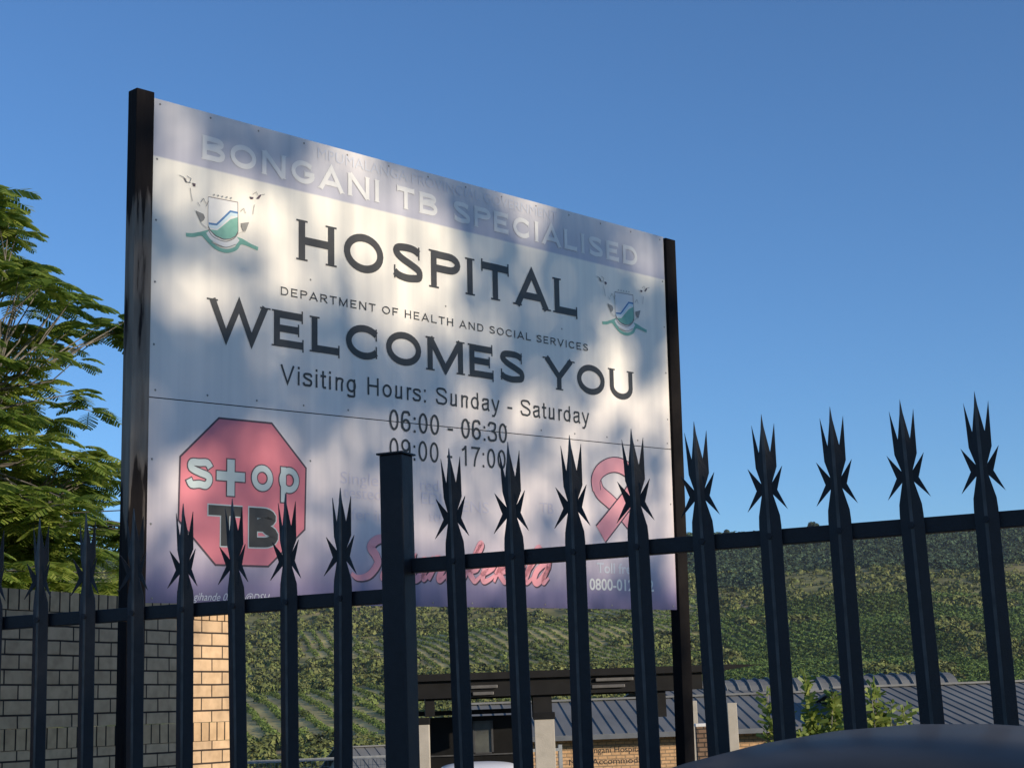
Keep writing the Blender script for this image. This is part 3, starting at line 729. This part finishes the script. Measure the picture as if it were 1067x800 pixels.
def sans(ch, t):
    """plain grotesque letters as single strokes, x-height .72, cap height 1; returns width, strokes"""
    h = t/2; X = .74
    V = lambda x, a=0, b=1: [(x, a), (x, b)]
    l = .10+h
    rnd = lambda cx_, w: arc(cx_, X/2, w-h, X/2-h, 0, 345, 22)
    if ch == 'V': return .78, [[(.04+h*.5, 1), (.39, .02), (.74-h*.5, 1)]]
    if ch == 'H': return .86, [V(l), V(.86-l), [(l, .53), (.86-l, .53)]]
    if ch == 'T': return .74, [[(.02, 1-h), (.72, 1-h)], V(.37, 0, 1-h)]
    if ch == 'B': return .84, [V(l), [(l, 1-h), (.44, 1-h)]+arc(.44, .755, .27-h*.6, .245-h, 90, -90, 9)[1:]+[(l, .53)], [(l, .53), (.46, .53)]+arc(.46, .265+h*.25, .30-h*.6, .265-h*.8, 90, -90, 9)[1:]+[(l, h)]]
    if ch == 'i': return .28, [V(.14, 0, X), V(.14, 1-t*1.1, 1)]
    if ch == 'l': return .28, [V(.14)]
    if ch == ':': return .30, [V(.15, 0, t*1.1), V(.15, X-t*1.1, X)]
    if ch == '-': return .40, [[(.04, .36), (.36, .36)]]
    if ch == 't': return .34, [V(.16, .12, .96)[::-1]+[(.20, h), (.32, h)], [(.02, X-h), (.32, X-h)]]
    if ch == 'n': return .62, [V(l, 0, X), crom([(l, .46), (.22, .63), (.36, X-h), (.50, .62), (.62-l, .42), (.62-l, 0)], 4)]
    if ch == 'u': return .62, [V(.62-l, 0, X), crom([(l, X), (l, .30), (.14, .10), (.27, h), (.42, .12), (.62-l, .30)], 4)]
    if ch == 'r': return .38, [V(l, 0, X), crom([(l, .42), (.20, .63), (.30, X-h), (.38, X-h-.02)], 4)]
    if ch == 'o': return .64, [('c', rnd(.32, .28))]
    if ch == 'a': return .62, [crom([(.08+h, .52), (.16, .66), (.32, X-h), (.46, .66), (.47, .50), (.47, .14), (.54, 0)], 4), crom([(.46, .45), (.30, .40), (.13, .33), (.10+h*.4, .19), (.18, .06), (.30, h*.9), (.44, .14)], 4)]
    if ch == 's': return .56, [crom([(.49, .54), (.42, .66), (.27, X-h), (.12, .64), (.11, .50), (.27, .40), (.44, .32), (.47, .19), (.40, .07), (.27, h), (.12, .07), (.06, .20)], 4)]
    if ch == 'd': return .64, [V(.64-l, 0, 1), ('c', rnd(.31, .27))]
    if ch == 'p': return .64, [V(l, -.28, X), ('c', rnd(.33, .27))]
    if ch == 'g': return .64, [[(.64-l, X), (.64-l, 0)]+crom([(.64-l, -.06), (.46, -.20), (.30, -.28+h), (.14, -.20), (.08+h, -.12)], 4)[1:], ('c', rnd(.31, .27))]
    if ch == 'y': return .58, [[(.03+h*.5, X), (.30, .04)], [(.55-h*.5, X), (.27, -.12), (.18, -.26), (.05, -.26)]]
    if ch == 'S': return .80, [crom([(.70, .72), (.60, .90), (.40, 1-h), (.18, .90), (.14, .74), (.26, .60), (.52, .48), (.68, .36), (.68, .18), (.54, .06), (.38, h), (.18, .09), (.09, .30)], 4)]
    if ch == '0': return .66, [('c', arc(.33, .5, .27-h, .5-h, 0, 350, 26))]
    if ch == '1': return .66, [V(.40), [(.40, .98), (.30, .84), (.16, .76)]]
    if ch == '3': return .66, [crom([(.08, .76), (.16, .92), (.32, 1-h), (.50, .90), (.52, .72), (.42, .56), (.28, .53)], 4), crom([(.28, .53), (.46, .50), (.57, .32), (.52, .12), (.32, h), (.14, .09), (.07, .26)], 4)]
    if ch in '69':
        pts = crom([(.55, .78), (.48, .93), (.34, 1-h), (.18, .90), (.09+h*.3, .66), (.08+h*.3, .40), (.12, .14)], 4); c_ = arc(.335, .31, .27-h, .31-h, 0, 345, 20)
        if ch == '9': pts = [(.66-p[0], 1-p[1]) for p in pts]; c_ = [(.66-p[0], 1-p[1]) for p in c_]
        return .66, [pts, ('c', c_)]
    if ch == '7': return .66, [[(.07, 1-h), (.57, 1-h), (.40, .62), (.29, .30), (.25, 0)]]
    return .36, []
def grotesque(name, s, u0, u1, base, cap, y, mt, parent, t=.11, gap=.03, fat=0, refw=None):
    tot = 0; lay = []
    for ch in s:
        w, st = sans(ch, t); lay.append((tot, st)); tot += w+gap
    k = (u1-u0)/tot; m = MB(); lv = 0
    for x0, st in lay:
        for p_ in st:
            closed = p_[0] == 'c'; pts = p_[1] if closed else p_
            q = [(u0+(x0+p[0])*k, base+p[1]*cap) for p in pts]
            if fat and not closed:          # outline also grows at the stroke ends
                for i, j in ((0, 1), (-1, -2)):
                    dx, dz = q[i][0]-q[j][0], q[i][1]-q[j][1]; l_ = math.hypot(dx, dz) or 1; q[i] = (q[i][0]+dx/l_*fat, q[i][1]+dz/l_*fat)
            ribbon(m, q, t*cap+2*fat, y-(lv % 5)*.00012, closed=closed); lv += 1
    return face_out(m.build(name, mt, parent))
def engraved(name, s, u0, u1, base, cap, y, mt, parent, t=.18, gap=.18, wordgap=.55, serif=.07):
    tot = 0; lay = []
    for ch in s:
        if ch == ' ': tot += wordgap; continue
        w, st = glyph(ch, t); lay.append((tot, st)); tot += w+gap
    tot -= gap; k = (u1-u0)/tot; m = MB(); lv = 0
    for x0, st in lay:
        for pts, s0, s1 in st:
            q = [(u0+(x0+p[0])*k, base+p[1]*cap) for p in pts]
            if s0 == 'c': q = q[:-1] if False else q; ribbon(m, q, t*cap*.96, y-lv*.00004, closed=True)
            else: ribbon(m, q, t*cap*.96, y-lv*.00004)
            lv = (lv+1) % 36
            if serif:
                for p, sf in ((q[0], s0), (q[-1], s1)):
                    a = t*cap*.5+serif*cap
                    if sf == 'h': zz = p[1]+(.022*cap if p[1] < base+cap/2 else -.022*cap); ribbon(m, [(p[0]-a, zz), (p[0]+a, zz)], .045*cap, y-lv*.00004)
                    if sf == 'v':
                        sg = -1 if pts[0] == pts[-1] else 1
                        ribbon(m, [(p[0], p[1]-a*1.0), (p[0], p[1]+a*1.0)], .045*cap, y-lv*.00004)
                    if sf in ('h', 'v'): lv = (lv+1) % 36
    return face_out(m.build(name, mt, parent))

def hospital_sign():
    t = thing('hospital_sign', 'large white hospital welcome sign on two dark posts', 'sign')
    t.matrix_world = SM; t.location = SO
    seam = .79
    ps = []
    for z0, z1, tilt in ((seam+.002, SH, .0), (0, seam-.002, .017)):
        m = MB()
        # sheet with slight oil-canning
        nx, nz = 40, 20; vs = []; fs = []
        for j in range(nz+1):
            for i in range(nx+1):
                x = SW*i/nx; zl = z0+(z1-z0)*j/nz
                if (z0 > .1 and j == 0) or (z0 < .1 and j == nz): zl += .052*(x/SW)
                else:
                    k_ = (1-j/nz) if z0 > .1 else j/nz; zl += .052*(x/SW)*k_
                vs.append((x, 0, zl))
        for j in range(nz):
            for i in range(nx): a = j*(nx+1)+i; fs.append((a, a+1, a+nx+2, a+nx+1))
        m.add(vs, fs); o = m.build('sign_panel', SHEET, t)
        md = o.modifiers.new('thick', 'SOLIDIFY'); md.thickness = .004; md.offset = 1 
        ps.append(o)
    up, lo = ps
    y = -.0055
    engraved('lettering', 'BONGANI TB SPECIALISED', .231, 3.013, 1.797, .103, y, T_WHITE, up, .225, .20, .62, .03)
    engraved('lettering', 'HOSPITAL', .727, 2.522, 1.457, .178, y, T_BLACK, up, .205, .20)
    engraved('lettering', 'WELCOMES YOU', .283, 2.945, 1.068, .155, y, T_BLACK, up, .21, .14, .60)
    engraved('lettering', 'DEPARTMENT OF HEALTH AND SOCIAL SERVICES', .638, 2.593, 1.290, .036, y, T_BLACK, up, .15, .30, .62, .04)
    place_text('lettering', 'MPUMALANGA PROVINCIAL GOVERNMENT', .839, 2.386, 1.931, .046, y, T_FAINT, up)
    grotesque('lettering', 'Visiting Hours: Sunday - Saturday', .637, 2.594, .915, .079, y, T_BLACK, up, .125, .05)
    grotesque('lettering', '06:00 - 06:30', 1.238, 2.0, .771, .094, y-.001, T_BLACK, up, .115)
    grotesque('lettering', '09:00 - 17:00', 1.238, 1.988, .645, .093, y, T_BLACK, lo, .115)
    # crests
    def crest(parent, du, dv):
        c = bpy.data.objects.new('crest', None)
        Z = lambda a, b: tuple(np.add(suv(180+a/7.273, 170+b/7.273), (du, dv)))
        root = MB(); lv = [0]
        def poly(pts, mi, yy=None):
            lv[0] += 1; root.add([(p[0], y-.00012*lv[0], p[1]) for p in [Z(*q) for q in pts]], [tuple(range(len(pts)))], mi)
        def line(pts, w, mi, closed=False):
            lv[0] += 1; k = MB(); ribbon(k, [Z(*q) for q in pts], w, y-.00012*lv[0], closed); root.add(k.v, k.f, mi)
        # mats: 0 green 1 blue 2 skyblue 3 grey 4 dark 5 white 6 tan
        line(crom([(95, 545), (150, 548), (215, 540), (262, 585), (320, 640), (400, 668), (470, 650), (500, 610), (540, 610), (640, 652)]), .016, 0)
        poly([(150, 535), (262, 508), (285, 560), (300, 600), (265, 600), (215, 548)], 0)
        poly([(478, 560), (520, 575), (600, 622), (560, 625), (500, 612), (490, 600)], 0)
        line(crom([(262, 520), (300, 570), (385, 612), (450, 605), (485, 570)]), .026, 5)
        line(crom([(262, 505), (300, 560), (385, 596), (455, 575), (490, 530)]), .004, 3)
        line(crom([(285, 600), (330, 622), (400, 640), (470, 618)]), .003, 3)
        poly([(263, 258), (486, 300), (488, 520), (470, 555), (430, 578), (380, 580), (320, 555), (275, 510), (262, 480)], 5)
        poly([(272, 505), (330, 512), (370, 480), (430, 430), (487, 412), (487, 520), (468, 553), (430, 574), (382, 577), (322, 553)], 0)
        line([(266, 478), (322, 488), (350, 468), (432, 388), (486, 400)], .014, 2)
        line([(266, 460), (325, 468), (350, 445), (430, 368), (486, 380)], .0085, 1)
        line([(263, 258), (486, 300), (488, 520), (470, 555), (430, 578), (380, 580), (320, 555), (275, 510), (264, 480)], .0026, 4)
        poly([(165, 362), (225, 388), (237, 415), (228, 435), (205, 452), (195, 425), (180, 395)], 3)
        poly([(510, 458), (572, 450), (560, 480), (545, 520), (525, 515), (512, 485)], 3)
        for q in ([(72, 108), (88, 118), (104, 150), (92, 148)], [(140, 152), (166, 160), (164, 182), (150, 178)], [(574, 256), (604, 262), (602, 276), (585, 276)], [(625, 272), (655, 240), (662, 250), (645, 275)]): poly(q, 4)
        for q in ([(42, 95), (75, 110), (100, 148), (130, 152)], [(100, 100), (132, 122), (120, 150)], [(125, 190), (132, 240), (142, 292)], [(600, 240), (625, 222), (640, 250)], [(655, 245), (690, 240)], [(612, 318), (606, 350), (600, 392)],
                  [(205, 300), (225, 270), (245, 310)], [(505, 370), (530, 345), (545, 385)], [(245, 330), (265, 290)], [(180, 300), (198, 330)]): line(q, .0022, 3)
        for q in ([(205, 452), (228, 478), (255, 495)], [(545, 520), (515, 525), (485, 540)]): line(q, .003, 6)
        for k in range(5):
            x0 = 305+k*32; z0 = 244+k*6; poly([(x0, z0-8), (x0+6, z0), (x0, z0+8), (x0-6, z0)], 3)
        o = root.build('crest', [T_GREEN, T_BLUE, T_SKY, T_GREY, T_DARK, T_WHITE, T_TAN], parent)
    crest(up, 0, 0)
    a = suv(180+262/7.273, 170+255/7.273); b = suv(610+262/8.889, 280+214/8.889); crest(up, b[0]-a[0], b[1]-a[1])
    # stop TB octagon
    OC = [(.331, .738), (.596, .741), (.776, .568), (.770, .311), (.582, .153), (.322, .152), (.145, .320), (.149, .569)]
    m = MB(); m.add([(p[0], y+.0006, p[1]) for p in OC], [tuple(range(8))]); o = m.build('stop_octagon', T_RED, lo)
    m = MB(); ribbon(m, OC, .008, y+.0003, closed=True); m.build('octagon_outline', T_DARK, o)
    def outl(s, x0, x1, b, c_, m1, m2, sub, g=.005, bold=.18):
        grotesque('lettering', s, x0, x1, b, c_, y-.0002, m2, o, bold, gap=.0, fat=g); grotesque('lettering', s, x0, x1, b, c_, y-.0012, m1, o, bold, gap=.0)
    # lower case scaled so that the x-height fits the drawn letters
    outl('s', .176, .308, .453, .152, T_PALE, T_DARK, 1); outl('op', .480, .752, .458, .142, T_PALE, T_DARK, 1)
    cxp, czp = .391, .502
    for w_, mt, yy in ((.046, T_DARK, 1), (.036, T_PALE, 3)):
        m = MB(); ex = (.046-w_)/2
        ribbon(m, [(cxp-.074+ex, czp+.005), (cxp+.074-ex, czp+.005)], w_, y-.0004*yy-.0001); ribbon(m, [(cxp, czp+.078-ex), (cxp, czp-.078+ex)], w_, y-.0004*yy-.0002); m.build('plus_mark', mt, o)
    outl('TB', .280, .645, .228, .160, T_BLACK, T_PALE, 1, .005, .25)
    # ribbon emblem
    q = lambda a, b: suv(400+a/3.442, 440+b/3.442)
    loop = crom([q(760, 245), q(757, 205), q(775, 172), q(812, 153), q(850, 158), q(885, 185), q(893, 222), q(880, 262), q(838, 320), q(775, 400)], 6)
    leg2 = crom([q(759, 215), q(772, 250), q(810, 285), q(860, 335), q(905, 392)], 6)
    for mt, w_, dy in ((T_DARK, .088, 0), (T_PINK, .076, .0003)):
        m = MB(); ribbon(m, leg2, w_*.95, y-dy); ob = m.build('ribbon_emblem', mt, lo)
        m = MB(); ribbon(m, loop, w_, y-.0006-dy, taper=[.75+.55*(i/len(loop)) for i in range(len(loop))]); m.build('ribbon_emblem', mt, lo)
    # brush script word
    def script(u0, u1, base, xh, mt, dy, dxz, w_):
        G = {'S': (1.25, [[(1.25, 1.75), (.95, 1.95), (.55, 1.85), (.40, 1.5), (.75, 1.1), (.95, .7), (.75, .15), (.3, 0), (-.05, .2)]]),
             'i': (.55, [[(.10, .7), (.25, 1), (.12, .2), (.25, 0), (.5, .3)], [(.30, 1.35), (.36, 1.5)]]),
             'y': (.85, [[(.05, .8), (.15, 1), (.1, .3), (.3, .02), (.6, .5), (.68, 1), (.5, -.1), (.25, -.75), (.0, -.6), (.4, -.1), (.8, .35)]]),
             'a': (.85, [[(.65, .85), (.4, 1), (.1, .65), (.08, .2), (.3, 0), (.55, .4), (.68, .95), (.58, .2), (.68, 0), (.85, .3)]]),
             'n': (.85, [[(.05, .9), (.12, 1), (.05, 0)], [(.08, .5), (.4, .98), (.58, .8), (.50, .15), (.62, 0), (.85, .3)]]),
             'k': (.85, [[(.0, .4), (.35, 1.5), (.38, 1.9), (.25, 1.7), (.05, 0)], [(.1, .5), (.5, 1), (.5, .65), (.2, .5), (.5, .1), (.65, .0), (.85, .3)]]),
             'e': (.7, [[(.0, .3), (.45, .7), (.42, .98), (.2, .9), (.08, .4), (.2, .02), (.45, .08), (.7, .35)]]),
             'l': (.5, [[(.0, .3), (.38, 1.4), (.38, 1.85), (.22, 1.6), (.12, .3), (.25, 0), (.5, .3)]])}
        s = 'Siyanakekela'; tot = sum(G[c_][0] for c_ in s); k = (u1-u0)/(tot+.35); x = 0; m = MB(); lv = 0
        for c_ in s:
            w, st = G[c_]
            for pts in st:
                pp = [(u0+(x+p[0]+.32*p[1])*k+dxz[0], base+p[1]*xh+dxz[1]) for p in crom(pts, 6)]
                n_ = len(pp); ribbon(m, pp, w_*(1.25 if c_ == 'S' else 1), y-dy-.0001*(lv % 4), taper=[.35+.65*math.sin(math.pi*min(1, max(.04, .06+.94*i/n_))**.8) for i in range(n_)]); lv += 1
            x += w
        return m.build('lettering', mt, lo)
    script(1.02, 2.29, .118, .089, T_DARK, 0, (.006, -.006), .035)
    script(1.02, 2.29, .118, .089, T_PINK, .0008, (0, 0), .034)
    # small print
    place_text('lettering', 'Toll free', 2.612, 2.92, .178, .048, y, T_FAINT, lo, bold=.02)
    place_text('lettering', '0800-012-322', 2.554, 3.054, .093, .054, y, T_WHITE, lo, bold=.02)
    place_text('lettering', 'gihande 083 E @DSH', .216, .590, .012, .030, y, T_FAINT, lo, shear=.35)
    z3 = lambda a, b: suv(340+a/3.557, 440+b/3.557)
    for s, a, b_, l in (('Single', (50, 225), (190, 225), .05), ('tested', (60, 278), (200, 280), .05), ('fer in', (90, 360), (215, 362), .05), ('red', (345, 250), (415, 252), .05), ('EDI', (350, 300), (425, 300), .05), ('ser', (380, 365), (430, 365), .05), ('ENS', (500, 330), (600, 335), .05), ('TB', (790, 335), (840, 338), .05)):
        u_, v_ = z3(*a); u2, _ = z3(*b_); place_text('lettering', s, u_, u2, v_, l, y, T_LAV, lo)
    # posts and screws
    PW = noise_mat('peeling_black_post', [(.30, (.012, .010, .010)), (.52, (.020, .016, .014)), (.57, (.16, .135, .11)), (.75, (.26, .23, .19))], 9, .85, detail=12, bump=.5, stretch=(2.2, 2.2, .22), spec=.15)
    nt_ = PW.node_tree; rp = [n_ for n_ in nt_.nodes if n_.type == 'VALTORGB'][0]; src = rp.inputs[0].links[0].from_socket
    tc_ = [n_ for n_ in nt_.nodes if n_.type == 'TEX_COORD'][0]; sz_ = N(PW, 'ShaderNodeSeparateXYZ'); L(PW, tc_.outputs['Object'], sz_.inputs[0])
    mr_ = N(PW, 'ShaderNodeMapRange'); mr_.inputs[1].default_value = 1.05; mr_.inputs[2].default_value = .35; mr_.inputs[3].default_value = -.20; mr_.inputs[4].default_value = .15
    dz_ = N(PW, 'ShaderNodeMath', operation='SUBTRACT'); dz_.inputs[1].default_value = 1.15; L(PW, sz_.outputs[2], dz_.inputs[0]); az_ = N(PW, 'ShaderNodeMath', operation='ABSOLUTE'); L(PW, dz_.outputs[0], az_.inputs[0]); L(PW, az_.outputs[0], mr_.inputs[0]); ad_ = N(PW, 'ShaderNodeMath', operation='ADD'); L(PW, src, ad_.inputs[0]); L(PW, mr_.outputs[0], ad_.inputs[1]); L(PW, ad_.outputs[0], rp.inputs[0])
    PD = noise_mat('black_post_paint', [(.3, (.005, .004, .004)), (.7, (.010, .008, .007))], 12, .85, spec=.15, bump=.3)
    for x, w_, d_, top, mt in ((-.047, .082, .062, SH+.018, PW), (SW+.047, .084, .06, SH-.005, PD)):
        m = MB(); m.box((0, 0, 0), (w_, d_, top+2.5)); o = m.build('sign_post', mt, t, bevel=.003); o.location = (x, .012, (top-2.5)/2)
    for z in (.12, seam+.02, SH-.12):
        m = MB(); m.box((SW/2, .03, z+(.02 if z == seam+.02 else 0)), (SW, .04, .12 if z == seam+.02 else .04)); m.build('cross_rail', PD, t)
    scr = []
    def screw(u, v):
                scr.append((u, v))
    for i in range(14):
        u = .03+i*(SW-.06)/13
        screw(u, SH-.02); screw(u, seam+.03+.052*u/SW); screw(u, .018)
    for v in (.3, .55, 1.0, 1.25, 1.5, 1.75): screw(.02, v); screw(SW-.02, v)
    for u in (.8, 1.6, 2.4): screw(u, .60); screw(u, 1.38)
    sm_ = MB(); k = 8; sm_.add([(.0048*math.cos(6.283*i/k), y+.0005, .0048*math.sin(6.283*i/k)) for i in range(k)]+[(0, y-.002, 0)], [(i, (i+1) % k, k) for i in range(k)])
    so_ = sm_.build('screw', T_GREY, t, link=False)
    for (u, v) in scr:
        o = so_.copy(); col.objects.link(o); o.parent = t; o.location = (u, 0, v)
hospital_sign()

# ------------------------------------------------------------------ palisade fence
FX, FY, FA, HR, HT, HL = -.34034937, 4.59335297, -.40787082, .43954737+EYE, .7382497+EYE, .35891613+EYE
SPC = .18
FD = Vector((math.cos(FA), math.sin(FA), 0))
def pale_mesh(below):
    half = [(.004, -below), (.029, -below), (.029, .008), (.0275, .034), (.0145, .088), (.0525, .046), (.027, .099), (.0455, .158), (.0135, .116), (.0275, .160), (.0300, .272), (.0150, .197), (.004, .262)]
    def fy(x, z=0):
        x = abs(x)
        if x > .031: return -.019                       # barbs bent forward
        if z > .09 and x > .02 and z < .11: return -.012
        return -.016+.0127*max(0, x-.004)/.025*(.5 if z > .25 else 1)
    m = MB(); th = .003
    for s in (1, -1):
        n = len(half); vs = [(s*x, fy(x, z), z) for x, z in half]+[(s*x, fy(x, z)+th, z) for x, z in half]
        tris = []
        m.add(vs, [tuple(range(n)), tuple(range(2*n-1, n-1, -1))]+[(i, (i+1) % n, n+(i+1) % n, n+i) for i in range(n-1)])
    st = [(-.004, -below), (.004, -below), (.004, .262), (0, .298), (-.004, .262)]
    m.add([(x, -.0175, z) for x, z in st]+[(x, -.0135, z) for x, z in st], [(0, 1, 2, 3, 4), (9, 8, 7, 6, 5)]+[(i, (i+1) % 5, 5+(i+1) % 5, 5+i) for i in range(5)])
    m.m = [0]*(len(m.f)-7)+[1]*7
    o = m.build('pale', [FENCE, CREASE_HL], None, link=False)
    bm = bmesh.new(); bm.from_mesh(o.data); bmesh.ops.triangulate(bm, faces=[f for f in bm.faces if len(f.verts) > 4]); bm.to_mesh(o.data); bm.free()
    return o.data
def fence_run(label, k0, k1, hrail, x0, x1):
    t = thing('palisade_fence', label, 'fence', (FX, FY, 0), FA, 'runs of spiked palisade fence')
    me = pale_mesh(hrail-.06)
    for k in range(k0, k1+1):
        o = bpy.data.objects.new('pale', me); col.objects.link(o); o.parent = t; o.location = (k*SPC, 0, hrail)
        o.rotation_euler = (random.gauss(0, .006), random.gauss(0, .007), random.gauss(0, .03))
    for z in (hrail-.02, .45):
        m = MB(); m.box(((x0+x1)/2, .028, z), (x1-x0, .036, .040)); m.build('rail', FENCE, t, bevel=.002)
    m = MB(); m.tube([(0, -.018, 0), (0, -.024, 0)], .009, 6); bo = m.build('bolt', FENCE, None, link=False)
    for k in range(k0, k1+1):
        for z in (hrail-.02, .45): o = bo.copy(); col.objects.link(o); o.parent = t; o.location = (k*SPC, 0, z)
    return t
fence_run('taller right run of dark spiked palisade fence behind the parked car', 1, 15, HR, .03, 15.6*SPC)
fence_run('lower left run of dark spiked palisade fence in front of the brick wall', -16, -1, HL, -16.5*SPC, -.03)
def posts():
    for k, z, lab in ((0, .705+EYE+.03, 'square dark steel fence post between the two palisade panels'),):
        t = thing('fence_post', lab, 'post', tuple(Vector((FX, FY, 0))+FD*SPC*k), FA)
        m = MB(); m.box((0, 0, z/2), (.072, .072, z)); m.build('shaft', FENCE, t, bevel=.004)
        m = MB(); m.box((0, 0, z+.003), (.084, .084, .005)); m.build('cap', FENCE, t)
posts()

# ------------------------------------------------------------------ cars
def make_car(name, label, loc, rz, paint, LEN=3.9, WID=1.64, HT_=1.5, roof0=-.15, roof1=1.1):
    """hatchback, nose towards local -x; stations along x give (x, floor, belt z, belt half width, roof z, roof half width)"""
    t = thing(name, label, 'car', loc, rz, 'parked cars')
    h = HT_; w = WID/2; l = LEN/2
    st = [(-l, .42, .58, w*.72, .60, w*.60), (-l+.08, .26, .72, w*.86, .74, w*.78), (-l+.5, .2, .84, w*.97, .88, w*.84), (-l+.95, .2, .92, w, .97, w*.80),
          (-l+1.25, .2, .96, w, 1.14, w*.78), (-l+1.62, .2, .97, w, 1.30, w*.73), (-l+1.95, .2, .98, w, h-.085, w*.70), (-l+2.4, .2, .99, w, h, w*.70), (-l+2.9, .2, 1.0, w, h-.075, w*.69),
          (l-.5, .2, 1.02, w*.98, h-.18, w*.68), (l-.22, .22, 1.02, w*.95, h-.32, w*.66), (l-.05, .26, .98, w*.9, 1.05, w*.72), (l, .4, .75, w*.84, .80, w*.7)]
    m = MB(); ring = []
    for x, zf, zb, wb, zr, wr in st:
        pr = [(0, zf), (wb*.85, zf), (wb*.98, zf+.12), (wb*1.0, (zf+zb)/2), (wb*.97, zb), (wr+(wb-wr)*.08, zr-(zr-zb)*.12), (wr*.86, zr-.012), (wr*.45, zr+.014), (0, zr+.02)]
        ring.append([(x, y, z) for y, z in pr]+[(x, -y, z) for y, z in pr[-2:0:-1]])
    n = len(ring[0]); vs = [p for r in ring for p in r]; fs = []; mi = []
    for i in range(len(ring)-1):
        for k in range(n):
            fs.append((i*n+k, i*n+(k+1) % n, (i+1)*n+(k+1) % n, (i+1)*n+k))
            side = k in (4, n-5); front = (i in (4, 5)) and k in (5, 6, 7, n-6, n-7, n-8); back = (i == 10) and k in (5, 6, 7, n-6, n-7, n-8)
            mi.append(1 if (side and 4 < i < 10) or front or back else 0)
    fs.append(tuple(range(n))[::-1]); mi.append(0); fs.append(tuple(range((len(ring)-1)*n, len(ring)*n))); mi.append(0)
    m.v = vs; m.f = fs; m.m = mi
    o = m.build('body', [paint, GLASS], t, smooth=True)
    md = o.modifiers.new('sub', 'SUBSURF'); md.levels = 2; md.render_levels = 2
    dg = bpy.context.evaluated_depsgraph_get(); dg.update(); e = o.evaluated_get(dg).to_mesh(); zt = max(v.co.z for v in e.vertices); k_ = HT_/zt
    for v in o.data.vertices: v.co.z *= k_
    for sx in (-l+.72, l-.72):
        for sy in (-1, 1):
            mm = MB(); mm.tube([(sx, sy*(w-.16), .3), (sx, sy*(w-.14), .3), (sx, sy*(w+.0), .3), (sx, sy*(w+.015), .3)], [.27, .3, .3, .27], 28); wl = mm.build('wheel', RUBBER, t, smooth=False)
            mm = MB(); mm.tube([(sx, sy*(w+.0), .3), (sx, sy*(w+.020), .3)], .185, 20)
            mm.build('rim', GALV, wl)
    for sy in (-1, 1):
        mm = MB(); mm.box((-l+.09, sy*w*.62, .66), (.1, .26, .12)); mm.build('headlight', mat('lamp_lens', (.6, .6, .6), .1), t, bevel=.03)
        mm = MB(); mm.box((l-.06, sy*w*.72, .84), (.1, .2, .2)); mm.build('tail_light', mat('tail_lens', (.35, .02, .02), .15), t, bevel=.03)
        mm = MB(); mm.box((-l+1.42, sy*(w+.08), 1.02), (.1, .17, .12)); mm.build('wing_mirror', paint, t, bevel=.03)
        mm = MB(); mm.box((0.05, sy*(w+.0), .86), (.18, .03, .03)); mm.build('door_handle', paint, t, bevel=.008)
    return t
CARP = noise_mat('dark_blue_car_paint', [(.3, (.055, .052, .047)), (.7, (.085, .078, .07))], 4, .6, spec=.25, rvar=.06); CARP.node_tree.nodes['Principled BSDF'].inputs['Coat Weight'].default_value = .08
CARP.node_tree.nodes['Principled BSDF'].inputs['Coat Roughness'].default_value = .2
CARW = mat('white_car_paint', (.78, .78, .78), .25, 0, .6)
pk = at(905, 752, 2.9)
cd = make_car('parked_car', 'dark blue parked car whose roof shows in front of the fence', (0, 0, 0), rad(-23.4), CARP, LEN=3.8, WID=1.60, HT_=1.565)
cd.location = (pk.x-.42, pk.y+.10, -.008)
wp = at(497, 796, 22)
gz2 = float(ground(wp.x, 22))
cw = make_car('parked_car', 'white car under the canopy, only its roof showing', (wp.x, 22.2, gz2), rad(90), CARW, LEN=3.8, WID=1.6, HT_=wp.z-gz2+.02)

# ------------------------------------------------------------------ thin valley air
def haze():
    m = bpy.data.materials.new('valley_air'); m.use_nodes = True; m.node_tree.nodes.clear()
    o = N(m, 'ShaderNodeOutputMaterial'); v = N(m, 'ShaderNodeVolumePrincipled')
    v.inputs['Color'].default_value = (.85, .9, 1, 1); v.inputs['Density'].default_value = .00005; v.inputs['Anisotropy'].default_value = .2
    L(m, v.outputs[0], o.inputs['Volume'])
    b = MB(); b.box((0, 1000, 100), (11000, 11000, 250)); h = b.build('haze', m); tag(h, 'thin bluish haze over the valley', 'haze', kind='stuff')
haze()
